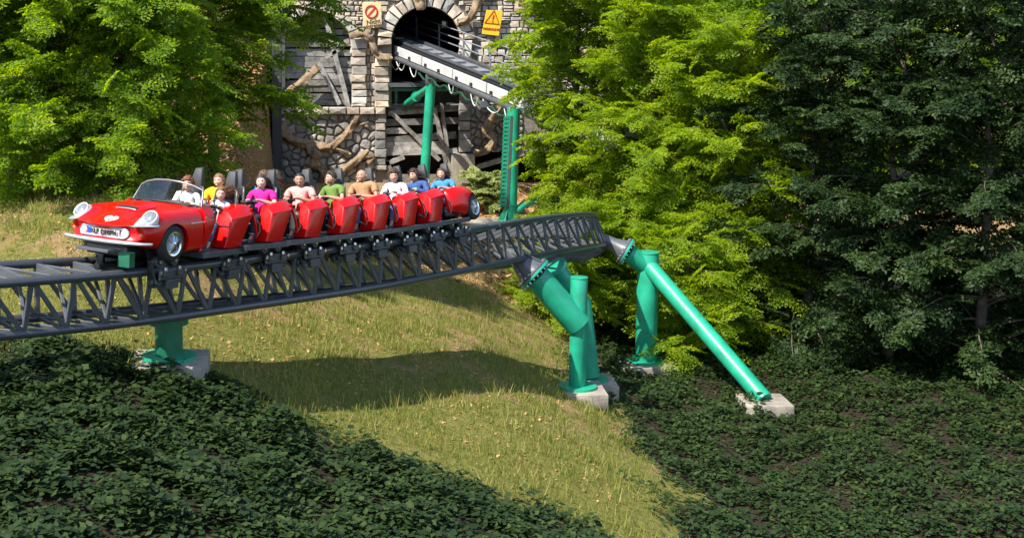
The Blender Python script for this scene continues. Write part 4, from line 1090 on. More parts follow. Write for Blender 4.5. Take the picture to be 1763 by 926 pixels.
# ------------------------------------------------------------------ themed stone gatehouse
WY = 65.0
def W(u, v, out=0.): q = at(u, v, WY); return Vector((q.x, q.y-out, q.z))
gh = thing('stone_gatehouse', 'ruined stone gatehouse with a dark arch, weathered boards and carved roots behind the train', 'building', tuple(W(700, 312)))
gh.location.z = 0; gh.matrix_basis = Matrix.Translation(gh.location)
rs = random.Random(11)
class TB(MB):
    def __init__(s): super().__init__(); s.t = []
    def stone(s, poly, h, tint, base=0., inset=1.2, jit=.0):
        # poly in wall pixels, counter-clockwise as seen; frustum with a rough face
        n = len(poly); cu = sum(p[0] for p in poly)/n; cv = sum(p[1] for p in poly)/n
        b = [W(u, v, base-.05) for u, v in poly]
        m_ = [W(u, v, base+h*.62) for u, v in poly]
        tp = []
        for u, v in poly:
            d = math.hypot(u-cu, v-cv) or 1; k = max(.3, 1-inset/d)
            tp.append(W(cu+(u-cu)*k, cv+(v-cv)*k, base+h*rs.uniform(.85, 1.1)))
        c = W(cu+rs.uniform(-1, 1), cv+rs.uniform(-1, 1), base+h*rs.uniform(.98, 1.12))
        o = len(s.v); s.v += [tuple(p) for p in b+m_+tp+[c]]
        for i in range(n):
            j = (i+1) % n
            for f in ((i, j, n+j, n+i), (n+i, n+j, 2*n+j, 2*n+i), (2*n+i, 2*n+j, 3*n)):
                s.f.append([o+q for q in f]); s.m.append(0); s.t.append(tint)
def btint(m_, cols, name='tint'):
    a = m_.attributes.new(name, 'FLOAT_COLOR', 'CORNER'); k = 0
    buf = []
    for p in m_.polygons: buf += list(cols[p.index])+[1.0] if False else [x for _ in range(p.loop_total) for x in (*cols[p.index], 1.0)]
    a.data.foreach_set('color', buf)
def tbuild(tb, name, m, parent=gh, smooth=None):
    me = bpy.data.meshes.new(name); me.from_pydata(tb.v, [], tb.f)
    bm = bmesh.new(); bm.from_mesh(me); bmesh.ops.recalc_face_normals(bm, faces=bm.faces); bm.to_mesh(me); bm.free()
    btint(me, tb.t); me.materials.append(m)
    o = bpy.data.objects.new(name, me); COL.objects.link(o); o.parent = parent; o.matrix_parent_inverse = parent.matrix_basis.inverted()
    return o
def rtint(warm=.5, lo=.55, hi=1.5):
    k = .25+.75*rs.uniform(lo, hi); w_ = rs.uniform(-.06, .10)*warm*2
    if rs.random() < .10: w_ += .05
    return (k*(1+w_), k, k*(1-w_))
def in_arch(u, v, g=0):
    if u < 674-g or u > 792+g or v > 186: return False
    if v >= 72: return True
    return ((u-733)/(59+g))**2+((v-72)/(60+g))**2 < 1
def in_wood(u, v, g=0):
    if u < 489-g or u > 604+g or v > 186: return False
    if v >= 78: return True
    return ((u-546)/(58+g))**2+((v-78)/(54+g))**2 < 1
def in_plank(u, v): return 664 < u < 790 and 186 <= v < 300
def hole(u, v): return in_arch(u, v) or in_wood(u, v) or in_plank(u, v) or (v > 262 and u > 812)
# backing
mb = MB(); st = 3
for u in range(476, 1080, st):
    for v in range(-150, 330, st):
        if not hole(u+st/2, v+st/2): mb.add([W(u, v), W(u, v+st), W(u+st, v+st), W(u+st, v)], [(0, 1, 2, 3)])
mb.build('wall_backing', M_MORTAR, gh, fixn=True, world=True)
def courses(tb, u0, u1, v0, v1, ok, hmin=7, hmax=13, wmin=7, wmax=22, h=.10, warm=.6, lo=.6, hi=1.45, gap=.9):
    v = v0
    while v < v1-3:
        hh = min(rs.uniform(hmin, hmax), v1-v); u = u0-rs.uniform(0, 6)
        while u < u1:
            ww = rs.uniform(wmin, wmax)
            if u+ww > u1-4: ww = u1-u
            a, b = max(u, u0), min(u+ww, u1)
            if b-a > 3 and ok((a+b)/2, v+hh/2) and ok(a+1, v+hh/2) and ok(b-1, v+hh/2):
                if ww > 11 and rs.random() < .22:
                    parts_ = [(a, b, v, v+hh*.5), (a, b, v+hh*.5, v+hh)]
                else: parts_ = [(a, b, v, v+hh)]
                for (a_, b_, c_, d_) in parts_:
                    j = lambda: rs.uniform(-.8, .8)
                    tb.stone([(a_+gap+j(), c_+gap+j()), (a_+gap+j(), d_-gap+j()), (b_-gap+j(), d_-gap+j()), (b_-gap+j(), c_+gap+j())], h*rs.uniform(.6, 1.5), rtint(warm, lo, hi))
            u += ww
        v += hh
tb = TB()
ok = lambda u, v: not in_arch(u, v, 24) and not in_wood(u, v, 3) and not (604 < u < 672 and v > 60)
courses(tb, 476, 1075, -150, 186, ok)
courses(tb, 630, 646, 58, 184, lambda u, v: True, 9, 14, 7, 12, .08)
tbuild(tb, 'upper_stonework', M_STONE)
# pillars of big quoins
def quoins(name, u0, u1, v0, v1, h=.28, base=.05, hmin=11, hmax=19, jit=3, lo=.75, hi=1.6, m=None):
    tb = TB(); v = v0
    while v < v1-4:
        hh = rs.uniform(hmin, hmax)
        if v+hh > v1-6: hh = v1-v
        a, b = u0+rs.uniform(-jit, jit*.4), u1+rs.uniform(-jit*.4, jit)
        j = lambda: rs.uniform(-.7, .7)
        tb.stone([(a+j(), v+.6+j()), (a+j(), v+hh-.6+j()), (b+j(), v+hh-.6+j()), (b+j(), v+.6+j())], h*rs.uniform(.8, 1.2), rtint(.7, lo, hi), base, 1.6)
        v += hh
    return tbuild(tb, name, m or M_STONE)
quoins('pillar', 606, 630, 66, 184)
quoins('pillar', 646, 669, 100, 184)
quoins('pillar', 646, 664, 196, 292, .2, .02, 12, 18, 2, .55, 1.1, M_STONED)
quoins('pillar', 791, 809, 178, 262, .18, .02, 12, 18, 2, .55, 1.1, M_STONED)
quoins('pillar', 792, 812, 74, 150, .12, .02, 11, 18, 2, .9, 1.6)
# voussoirs
tb = TB(); a = 185.
while a > -20:
    da = rs.uniform(9, 15); r0, r1 = 1.0, rs.uniform(1.33, 1.43)
    e = lambda t, r: (733+59*r*math.cos(R(t)), 72-60*r*math.sin(R(t)))
    tb.stone([e(a-.8, r1), e(a-.8, r0), e(a-da+.8, r0), e(a-da+.8, r1)], .30*rs.uniform(.8, 1.2), rtint(.8, .8, 1.6), .04, 1.6)
    a -= da
tbuild(tb, 'arch_stones', M_STONE)
tb = TB(); a = 190.
while a > -10:
    da = rs.uniform(10, 16); e = lambda t, r: (546+58*r*math.cos(R(t)), 78-54*r*math.sin(R(t)))
    r1 = rs.uniform(1.22, 1.34); tb.stone([e(a-.8, r1), e(a-.8, 1.), e(a-da+.8, 1.), e(a-da+.8, r1)], .2*rs.uniform(.8, 1.2), rtint(.7, .7, 1.5), .03, 1.5); a -= da
tbuild(tb, 'arch_stones', M_STONE)
# ledge cap of long blocks
tb = TB(); u = 482
while u < 662:
    ww = rs.uniform(22, 34)
    if u+ww > 655: ww = 664-u
    tb.stone([(u+.6, 184.6), (u+.6, 196), (u+ww-.6, 195.6), (u+ww-.6, 184.4)], .34*rs.uniform(.95, 1.08), rtint(.4, .85, 1.15), .04, 1.2); u += ww
tbuild(tb, 'ledge_cap', M_STONE)
# rubble fields : Voronoi cells
def voronoi(tb, u0, u1, v0, v1, n, h=.12, shrink=1.3, lo=.6, hi=1.35, aspect=.8, ok=None):
    pts = []; tries = 0; dmin = math.sqrt((u1-u0)*(v1-v0)/n)*.72
    while len(pts) < n and tries < 9000:
        tries += 1; p = (rs.uniform(u0, u1), rs.uniform(v0, v1))
        if all(((p[0]-q[0])*aspect)**2+(p[1]-q[1])**2 > (dmin*rs.uniform(.7, 1.25))**2 for q in pts): pts.append(p)
    for i, p in enumerate(pts):
        if ok and not ok(*p): continue
        poly = [(u0, v0), (u0, v1), (u1, v1), (u1, v0)]
        near = sorted((q for k, q in enumerate(pts) if k != i), key=lambda q: (q[0]-p[0])**2+(q[1]-p[1])**2)[:16]
        for q in near:
            mx, my = (p[0]+q[0])/2, (p[1]+q[1])/2; dx, dy = q[0]-p[0], q[1]-p[1]; L = math.hypot(dx, dy); dx /= L; dy /= L
            mx -= dx*shrink; my -= dy*shrink; out = []
            for k in range(len(poly)):
                a, b = poly[k], poly[(k+1) % len(poly)]
                da = (a[0]-mx)*dx+(a[1]-my)*dy; db = (b[0]-mx)*dx+(b[1]-my)*dy
                if da <= 0: out.append(a)
                if da*db < 0: t = da/(da-db); out.append((a[0]+(b[0]-a[0])*t, a[1]+(b[1]-a[1])*t))
            poly = out
            if len(poly) < 3: break
        if len(poly) >= 3:
            q = []   # cut corners a little
            for k in range(len(poly)):
                a, b, c = poly[k-1], poly[k], poly[(k+1) % len(poly)]
                q += [(b[0]+(a[0]-b[0])*.2, b[1]+(a[1]-b[1])*.2), (b[0]+(c[0]-b[0])*.2, b[1]+(c[1]-b[1])*.2)]
            tb.stone(q, h*rs.uniform(.7, 1.4), rtint(.25, lo, hi), .0, 1.8)
tb = TB(); voronoi(tb, 485, 647, 197, 332, 105); tbuild(tb, 'rubble_wall', M_STONED)
tb = TB(); voronoi(tb, 809, 900, 188, 262, 48, lo=.5, hi=1.0); tbuild(tb, 'rubble_wall', M_STONED)
# recesses and tunnel
M_UNDER = mat('recess shade timber', (.032, .027, .022), .9, 0, 0, .4, 3.)  # dark brown carries the recess shade behind the planks
def boxes(name, m, items, bev=0):
    mb = MB()
    for c, d in items: mb.box(c, d)
    return mb.build(name, m, gh, bevel=bev, world=True)
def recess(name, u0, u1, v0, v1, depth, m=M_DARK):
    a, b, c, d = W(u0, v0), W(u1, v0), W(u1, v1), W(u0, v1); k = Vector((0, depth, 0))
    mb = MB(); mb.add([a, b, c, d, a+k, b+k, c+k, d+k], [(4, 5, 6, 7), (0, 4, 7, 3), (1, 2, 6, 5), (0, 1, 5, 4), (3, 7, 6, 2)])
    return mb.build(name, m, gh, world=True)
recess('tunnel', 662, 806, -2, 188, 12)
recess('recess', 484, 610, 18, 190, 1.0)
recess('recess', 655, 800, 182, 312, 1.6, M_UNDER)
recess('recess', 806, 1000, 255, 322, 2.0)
# weathered boards behind arch recess
def board(tb, a, b, wpx, out, th=.06, tint=None):
    a, b = Vector(a), Vector(b); d = (b-a).normalized(); n_ = Vector((-d.y, d.x))
    n = 6; t_ = tint or (lambda k: (k*1.02, k, k*.97))(rs.uniform(.5, 1.5))
    ed = []
    for sgn in (1, -1):
        row = []
        for i in range(n+1):
            p = a.lerp(b, i/n)+n_*sgn*(wpx/2+rs.uniform(-.6, .6)); row.append(p)
        ed.append(row)
    poly = ed[0]+ed[1][::-1]; N_ = len(poly)
    f_ = [W(p.x, p.y, out) for p in poly]; k_ = [W(p.x, p.y, out-th) for p in poly]
    o = len(tb.v); tb.v += [tuple(p) for p in f_+k_]
    for i in range(n): tb.f.append([o+i, o+i+1, o+N_-2-i, o+N_-1-i]); tb.m.append(0); tb.t.append(t_)
    for i in range(N_): tb.f.append([o+i, o+(i+1) % N_, o+N_+(i+1) % N_, o+N_+i]); tb.m.append(0); tb.t.append(t_)
tb = TB(); v = 26
while v < 184:
    h = rs.uniform(8.5, 12.5); g = rs.uniform(.6, 2.6)
    hw = 58 if v > 78 else 58*math.sqrt(max(.05, 1-((v-78)/54)**2))
    board(tb, (546-hw-2, v+h/2+rs.uniform(-2, 2)), (546+hw+2, v+h/2+rs.uniform(-2, 2)), h, -.35+rs.uniform(-.05, .05)); v += h+g
tbuild(tb, 'plank_infill', M_WOOD)
for a, b, w_ in (((560, 30), (600, 184), 8.), ((548, 108), (585, 180), 7.5), ((584, 86), (560, 100), 6), ((577, 78), (601, 70), 7)):
    tb = TB(); board(tb, a, b, w_, .02, .09, (1.25, 1.25, 1.22)); tbuild(tb, 'loose_board', M_WOOD)
tb = TB()
for v, h, l, r_, sl in ((184, 10, 668, 735, -2), (190, 12, 668, 792, -9), (210, 11, 664, 790, -4), (226, 10, 664, 702, 0), (238, 12, 664, 786, -10), (252, 14, 664, 772, -2), (262, 10, 664, 788, -3)):
    board(tb, (l, v-sl/2), (r_, v+sl/2), h, -.12+rs.uniform(-.04, .04), .07)
tbuild(tb, 'plank_infill', M_WOOD)
for a, b, w_ in (((672, 192), (757, 276), 7), ((748, 186), (768, 280), 7.5), ((760, 178), (775, 300), 6.5), ((660, 284), (696, 270), 8), ((663, 278), (682, 312), 11)):
    tb = TB(); board(tb, a, b, w_, .08, .09, (1.0, .97, .92)); tbuild(tb, 'loose_board', M_WOOD)
# slab, beams and pipes below the tunnel mouth
a, b = W(664, 132), W(800, 132)
boxes('tunnel_floor_slab', M_STEELL, [((a.x+1.0, WY+2.2, W(0, 150).z+.1), (2.3, 5.0, .18))])
boxes('tunnel_beam', M_DGREEN, [((a.x+1.7, WY+.1, W(0, 155).z), (3.5, .12, .13))])
boxes('tunnel_strut', M_DGREEN, [((W(683, 0).x, WY+.4, W(0, 170).z), (.12, .12, .9))])
boxes('tunnel_back_fill', M_BARK, [((W(730, 0).x, WY+1.7, W(0, 172).z), (3.4, .1, .8))])
# marker letter board deep inside the arch
q = W(768, 44)
boxes('marker_plate', M_DSTEEL, [((q.x, WY+1.2, q.z), (.30, .04, .34))])
Mx = Matrix.Translation((q.x, WY+1.17, q.z)) @ Matrix.Rotation(R(90), 4, 'X')
text_mesh('R', .34, Mx, M_WHITEP, 'marker_letter', gh, .01, True, .012)
# concrete pier, sloping kerb, corner post and cream panel, side walls, roof
c0, c1 = W(776, 264), W(815, 322)
boxes('concrete_pier', M_CONC, [(((c0.x+c1.x)/2, WY-.15, (c0.z+c1.z)/2), (c1.x-c0.x, 1.1, c0.z-c1.z))], .03)
mb = MB().bar(W(812, 290, .1), W(905, 262, .1), .3, .22); mb.build('kerb_beam', M_CONC, gh, world=True, bevel=.02)
p0_, p1_ = W(470, 200), W(486, 330)
boxes('corner_post', M_DSTEEL, [((W(476.5, 0).x, WY-.25, 6.2), (.42, .5, 12.6))], .01)
boxes('corner_post', M_DARK, [((W(466, 0).x, WY-.05, 8.0), (.34, .34, 9.0))], .01)
boxes('cream_panel', M_CREAM, [((W(482, 0).x, WY-.04, W(0, 100).z), (.42, .12, 5.6))])
boxes('cream_panel', M_CREAM, [((W(452, 0).x, WY+3.5, W(0, 235).z), (.95, .12, 2.6))])
boxes('side_wall', M_CREAM, [((W(476, 0).x+.02, WY+6, 5.6), (.2, 11.6, 13.6))])
boxes('side_wall', M_CREAM, [((W(1080, 0).x-.1, WY+6, 5.6), (.2, 11.6, 13.6))])
boxes('roof_slab', M_DSTEEL, [((W(778, 0).x, WY+5.8, W(0, -152).z), (W(1084, 0).x-W(470, 0).x, 12.6, .3))])
# carved roots : fluted tapering tubes
def root_(pts, r, name='root', out=.22):
    P = []; n = len(pts)
    for i in range(n-1):
        for k in range(5):
            t = k/5; p_ = [pts[max(0, i-1)], pts[i], pts[i+1], pts[min(n-1, i+2)]]
            q = [.5*(2*p_[1][c]+(-p_[0][c]+p_[2][c])*t+(2*p_[0][c]-5*p_[1][c]+4*p_[2][c]-p_[3][c])*t*t+(-p_[0][c]+3*p_[1][c]-3*p_[2][c]+p_[3][c])*t**3) for c in (0, 1)]
            P.append(q)
    P.append(pts[-1]); mb = MB(); N_ = len(P); seg = 16
    path = [W(u, v, out+.05*math.sin(i*.9)) for i, (u, v) in enumerate(P)]
    o = MB(); pr = None; vs = []
    for i, p in enumerate(path):
        t = (path[min(i+1, N_-1)]-path[max(i-1, 0)]).normalized(); a = t.cross(Vector((0, 1, 0))).normalized(); b = t.cross(a)
        f_ = i/(N_-1); rr = 1.25*(r[0]+(r[1]-r[0])*f_)/38.8*(1+.16*mnoise.noise(Vector((i*.6, r[0], 0))))
        for k in range(seg):
            an = 2*math.pi*k/seg+i*.10; fl = 1+.18*math.sin(3*an+i*.3)+.14*math.sin(5*an+i*.25)
            vs.append(p+(a*math.cos(2*math.pi*k/seg)+b*math.sin(2*math.pi*k/seg))*rr*fl)
    o.add(vs, [(i*seg+k, i*seg+(k+1) % seg, (i+1)*seg+(k+1) % seg, (i+1)*seg+k) for i in range(N_-1) for k in range(seg)]+[tuple(range(seg))[::-1], tuple(range((N_-1)*seg, N_*seg))])
    return o.build(name, M_ROOT, gh, smooth=60, world=True)
root_([(480, 172), (496, 160), (520, 143), (548, 116)], (7.5, 5.5), out=.35)
root_([(604, 62), (622, 58), (636, 66), (643, 82), (652, 96), (672, 99)], (4., 5.), out=.5)
root_([(484, 216), (500, 238), (530, 247), (558, 252), (573, 250), (598, 228), (612, 206), (622, 188)], (7., 3.2))
root_([(598, 230), (612, 218), (634, 210)], (2.6, 1.2))
root_([(540, 256), (570, 253), (595, 262), (604, 265)], (4, 1.4))
root_([(534, 250), (538, 266), (545, 280), (556, 296), (560, 318)], (6, 5), out=.26)
root_([(526, 292), (536, 284), (548, 284), (558, 290)], (4.5, 4), out=.3)
root_([(548, 262), (540, 272), (536, 280)], (6.5, 7), out=.34)
root_([(578, 300), (592, 290), (612, 276), (628, 264), (632, 260)], (5, 4), out=.28)
root_([(628, 264), (642, 270), (634, 279)], (4, 3), out=.3)
root_([(560, 300), (574, 306), (590, 318)], (4.5, 4), out=.3)
root_([(716, -20), (722, 2), (724, 14)], (6.5, 5.5), out=.5)
root_([(826, -30), (822, 0), (812, 24), (800, 36), (786, 38)], (5.5, 4.5), out=.45)
root_([(862, 178), (846, 204), (836, 222), (848, 240), (838, 256), (816, 262)], (6, 5), out=.4)
# ------------------------------------------------------------------ signs
def sign(name, label, quad, out, m, cat='sign'):
    ps = [W(u, v, out) for u, v in quad]
    root = thing(name, label, cat, tuple(sum(ps, Vector())/4))
    MB().prism(ps, (0, .07, 0)).build('board', m, root, world=True, fixn=True, bevel=.012)
    # drawing frame on the board: x along top edge, y up
    ex = (ps[1]-ps[0]).normalized(); ey = (ps[0]-ps[3]).normalized(); ez = ex.cross(ey).normalized()
    def fr(u, v, off=.012):
        q = W(u, v, out)+Vector((0, -off, 0)); return Matrix(((ex.x, ey.x, ez.x, q.x), (ex.y, ey.y, ez.y, q.y), (ex.z, ey.z, ez.z, q.z), (0, 0, 0, 1)))
    return root, fr
s1, fr = sign('notice_board', 'cream board with a red no entry ring above two lines of German lettering', [(623.5, 5), (655.5, 3.5), (657, 46.5), (626, 50.5)], .48, M_SIGNC)
def flat(parent, pts, m, name, th=.008):
    return MB().prism(pts, (0, th, 0)).build(name, m, parent, world=True, fixn=True)
c = (639, 20.5)
ring = [fr(c[0], c[1]) @ Vector((.255*math.cos(a), .265*math.sin(a), 0)) for a in [2*math.pi*k/40 for k in range(41)]]
MB().tube(ring, .034, 8, False).build('prohibition_ring', M_SRED, s1, world=True, smooth=60)
MB().bar(fr(*c) @ Vector((-.175, -.19, 0)), fr(*c) @ Vector((.185, .19, 0)), .058, .03, (0, 1, 0)).build('prohibition_bar', M_SRED, s1, world=True)
text_mesh('Nicht', .27, fr(642.5, 37.6) @ Matrix.Rotation(R(6), 4, 'Z'), M_SBRN, 'lettering', s1, .004, True, .006)
text_mesh('eintreten', .235, fr(642, 44.6) @ Matrix.Rotation(R(6), 4, 'Z'), M_SBRN, 'lettering', s1, .004, True, .006)
s2, fr = sign('warning_board', 'tilted yellow board with a warning triangle and one word in dark red', [(836, 17.5), (864, 19), (857.5, 62), (828, 58.5)], .42, M_SIGNY)
tri = [(849, 18.5), (857.5, 41.5), (833, 39)]
tv = [W(u, v, .43) for u, v in tri]
MB().prism(tv, (0, .008, 0)).build('warning_triangle', M_SORG, s2, world=True, fixn=True)
MB().tube(tv+[tv[0]], .026, 6).build('triangle_border', M_DRED, s2, world=True)
MB().bar(W(848.2, 26, .445), W(846.8, 33.5, .445), .05, .02, (0, 1, 0)).build('exclamation_stroke', M_DRED, s2, world=True)
MB().box(W(846.3, 36.8, .445), (.055, .02, .055)).build('exclamation_dot', M_DRED, s2, world=True)
text_mesh('WARNUNG', .145, fr(844.5, 50.5) @ Matrix.Rotation(R(-2), 4, 'Z'), M_DRED, 'lettering', s2, .004, True, .007)
s3, fr = sign('plank_notice', 'weathered plank notice with a skull mark half covered by leaves', [(886, -14), (944, -14), (938, 20), (886, 15)], .4, M_SIGNW)
text_mesh('Kehr', .30, fr(911, 8.5) @ Matrix.Rotation(R(5), 4, 'Z'), M_SBLK, 'lettering', s3, .004, True, .006)
text_mesh('um', .26, fr(930, 12) @ Matrix.Rotation(R(4), 4, 'Z'), M_SRED, 'lettering', s3, .004, True, .004)
text_mesh('et', .22, fr(899, 17.5), M_SBLK, 'lettering', s3, .004, True, .004)
sk_ = fr(894, 3)
MB().lathe(sk_ @ Vector((0, .02, -.02)), (0, -1, 0), [(0, .075), (.02, .07), (.03, .03)], 18).build('skull_mark', M_SBLK, s3, world=True)
for q in (1, -1): MB().bar(sk_ @ Vector((-.10, -.15-.05*q, 0)), sk_ @ Vector((.10, -.15+.05*q, 0)), .03, .02, (0, 1, 0)).build('crossbone', M_SBLK, s3, world=True)
# ------------------------------------------------------------------ lift track out of the arch
LA, LB = at(663, 92, 66.6), at(905, 196, 52.3)
ld = (LB-LA).normalized(); lside = Vector((-ld.y, ld.x, 0)).normalized()
if lside.x < 0: lside = -lside
lup = lside.cross(ld); 
if lup.z < 0: lup = -lup
LLEN = (LB-LA).length
LEXT = LLEN+6.5
def LQ(t, w_, h): return LA+ld*t+lside*w_+lup*h
lift = thing('launch_track', 'sloping grey track with white side covers running out of the dark arch', 'roller coaster track', tuple(LA))
def lpart(mb, nm, m, **k): return mb.build(nm, m, lift, world=True, **k)
T0 = -9.
M_COVER = mat('white cover sheet', (.50, .50, .48), .45, 0, .1, .16, 1.5)
lpart(MB().tube([LQ(T0, -.02, 0), LQ(LEXT, -.02, 0)], .115, 16), 'lower_tube', M_STEELL, smooth=60)
lpart(MB().tube([LQ(T0, 1.5, 0), LQ(LEXT, 1.5, 0)], .115, 16), 'lower_tube', M_STEEL, smooth=60)
t = T0; k = 0
while t < LEXT-.5:
    L = 3.45; g = .10
    grey = t+L < 3.0  # covers in and near the arch coloured grey in place of shade
    o = lpart(MB().hexa([LQ(t, -.05, .15), LQ(t+L-g, -.05, .15), LQ(t+L-g, .01, .15), LQ(t, .01, .15)], [LQ(t, -.05, .54), LQ(t+L-g, -.05, .54), LQ(t+L-g, .01, .54), LQ(t, .01, .54)]), 'side_cover', M_COVER if not grey else M_STEELL, bevel=.012, fixn=True)
    for q in (.5, 2.0):
        MB().box(LQ(t+q, -.10, .26), (.10, .12, .13)).build('cover_clip', M_BLACK, o, world=True, bevel=.01)
    t += L; k += 1
for w_ in (.30, 1.30): lpart(MB().tube([LQ(T0, w_, .66), LQ(LEXT, w_, .66)], .075, 12), 'rail', M_STEEL, smooth=60)
lpart(MB().hexa([LQ(T0, .12, .50), LQ(LEXT, .12, .50), LQ(LEXT, .42, .50), LQ(T0, .42, .50)], [LQ(T0, .12, .58), LQ(LEXT, .12, .58), LQ(LEXT, .42, .58), LQ(T0, .42, .58)]), 'rail_bed', M_BLACK, fixn=True)
lpart(MB().hexa([LQ(T0, 1.2, .50), LQ(LEXT, 1.2, .50), LQ(LEXT, 1.5, .50), LQ(T0, 1.5, .50)], [LQ(T0, 1.2, .58), LQ(LEXT, 1.2, .58), LQ(LEXT, 1.5, .58), LQ(T0, 1.5, .58)]), 'rail_bed', M_PALE, fixn=True)
t = T0
while t < LEXT:
    o = lpart(MB().hexa([LQ(t, .40, .44), LQ(t+.62, .40, .44), LQ(t+.62, 1.25, .44), LQ(t, 1.25, .44)], [LQ(t, .40, .60), LQ(t+.62, .40, .60), LQ(t+.62, 1.25, .60), LQ(t, 1.25, .60)]), 'tie_plate', M_PALE, bevel=.01, fixn=True)
    t += 1.25
t = T0+.6
while t < LEXT:
    lpart(MB().bar(LQ(t, 0, 0), LQ(t, 1.5, 0), .12, .14), 'cross_beam', M_STEEL)
    lpart(MB().bar(LQ(t, 1.5, .05), LQ(t, 1.45, .5), .08, .10), 'upright', M_STEEL)
    lpart(MB().cyl(LQ(t+.3, -.02, -.16), LQ(t+.3, .25, -.16), .13, seg=14), 'pulley', M_BOGIE, smooth=40) if 5 < t < 14 else None
    t += 2.4
cw = thing('catwalk', 'narrow service catwalk with a three bar grey handrail beside the sloping track', 'catwalk', tuple(LQ(0, 2, 0)))
def cp(mb, nm, m, **k): return mb.build(nm, m, cw, world=True, **k)
t = T0
while t < 12.5:
    cp(MB().hexa([LQ(t, 1.62, .36), LQ(t+.55, 1.62, .36), LQ(t+.55, 2.25, .36), LQ(t, 2.25, .36)], [LQ(t, 1.62, .40), LQ(t+.55, 1.62, .40), LQ(t+.55, 2.25, .40), LQ(t, 2.25, .40)]), 'tread', M_PALE, fixn=True)
    t += .78
cp(MB().bar(LQ(T0, 1.6, .32), LQ(12.5, 1.6, .32), .06, .16), 'stringer', M_STEEL)
cp(MB().bar(LQ(T0, 2.27, .32), LQ(12.5, 2.27, .32), .06, .16), 'stringer', M_STEEL)
for i in range(8):
    t = T0+1.2+i*2.9
    if t < 12.5: cp(MB().bar(LQ(t, 2.27, .3), LQ(t, 2.27, 0)+Vector((0, 0, 1.42)), .07, .07), 'rail_post', M_PALE)
for h in (.72, 1.05, 1.40): cp(MB().tube([LQ(T0, 2.27, 0)+Vector((0, 0, h)), LQ(12.5, 2.27, 0)+Vector((0, 0, h))], .03, 8), 'handrail', M_PALE, smooth=60)
# hanging cable loops
ccs = thing('cable', 'white cables hanging in loops beneath the sloping track', 'cable', tuple(LQ(8, 0, -.2)))
rr_ = random.Random(3)
for t, L, d in ((.8, 1.3, .42), (1.7, 1.0, .32), (3.4, .8, .36), (7.9, .5, .34), (10.2, .7, .42), (11.4, 1.7, .36), (13.4, .7, .42)):
    pts = [LQ(t+L*q, -.06+.05*math.sin(q*3), -.12-d*math.sin(math.pi*q)**.8) for q in [i/10 for i in range(11)]]
    MB().tube(pts, .021, 8).build('loop', M_CABLE, ccs, world=True, smooth=70)
pts = [LQ(4.4+9.4*q, -.03, -.20-.17*math.sin(q*19)**2-.1*q) for q in [i/40 for i in range(41)]]
MB().tube(pts, .022, 6).build('trunk_cable', M_DGREEN, ccs, world=True, smooth=70)
MB().tube([p+Vector((0, .1, -.06)) for p in pts], .03, 6).build('trunk_cable', M_BLACK, ccs, world=True, smooth=70)
MB().box(LQ(11.6, -.06, -.28), (.32, .3, .26)).build('junction_box', M_STEELL, ccs, world=True, bevel=.02)
# ------------------------------------------------------------------ columns under the lift track
def col(name, label, y): 
    return thing(name, label, 'support column', (0, y, 0))
y1 = 61.6
a, b = at(742, 143, y1), at(731.5, 296, y1)
b2 = a+(b-a)*((a.z-ground_z(a.x, y1)+.1)/(a.z-b.z))
E1 = thing('track_support', 'bright green round column with a side brace in front of the gatehouse planks', 'support column', tuple(b2))
gpart(MB().cyl(a, b2, .205, seg=30), 'post', E1)
gpart(MB().box(a+Vector((0, 0, .16)), (.46, .4, .42)), 'saddle', E1, M_STEELL, .02)
d1, d2 = at(738, 152, y1), at(690, 186, y1+4.6)
gpart(MB().cyl(d1, d2, .15, seg=24), 'brace', E1)
dm = d1.lerp(d2, .42); dd = (d2-d1).normalized()
gpart(MB().cyl(dm-dd*.05, dm+dd*.05, .23, seg=26), 'clamp_ring', E1)
y2 = 52.3
a, b = at(884.5, 186, y2), at(878.5, 368, y2)
base = at(872, 383, y2); gz = base.z
b2 = a+(b-a)*((a.z-gz)/(a.z-b.z))
E2 = thing('track_support', 'bright green column with a perforated angle strip and elbow foot beside the dry bank', 'support column', (b2.x, y2, gz))
gpart(MB().cyl(a, b2, .235, seg=32), 'post', E2)
for v in (254, 352):
    q = at(0, v, y2).z; pc = a+(b-a)*((a.z-q)/(a.z-b.z)); gpart(MB().cyl(pc-Vector((0, 0, .02)), pc+Vector((0, 0, .02)), .246, seg=32), 'weld_seam', E2)
# perforated strip
s_a, s_b = at(873.5, 200, y2-.25), at(866.5, 357, y2-.25)
mb = MB(); n = 22; wd_ = .11
for i in range(n):
    p, q = s_a.lerp(s_b, i/n), s_a.lerp(s_b, (i+1)/n); m_ = p.lerp(q, .62)
    mb.hexa([m_-Vector((wd_, 0, 0)), m_+Vector((wd_, 0, 0)), m_+Vector((wd_, .03, 0)), m_+Vector((-wd_, .03, 0))], [p-Vector((wd_, 0, 0)), p+Vector((wd_, 0, 0)), p+Vector((wd_, .03, 0)), p+Vector((-wd_, .03, 0))])
    for sg in (-1, 1):
        mb.hexa([q+Vector((sg*wd_*.95-.03, 0, 0)), q+Vector((sg*wd_*.95+.01, 0, 0)), q+Vector((sg*wd_*.95+.01, .03, 0)), q+Vector((sg*wd_*.95-.03, .03, 0))], [m_+Vector((sg*wd_*.95-.03, 0, 0)), m_+Vector((sg*wd_*.95+.01, 0, 0)), m_+Vector((sg*wd_*.95+.01, .03, 0)), m_+Vector((sg*wd_*.95-.03, .03, 0))])
mb.build('perforated_strip', M_GREEN, E2, world=True)
gpart(MB().bar(s_a+Vector((.10, .02, 0)), s_b+Vector((.10, .02, 0)), .03, .2, (1, 0, 0)), 'strip_web', E2, M_STEELL)
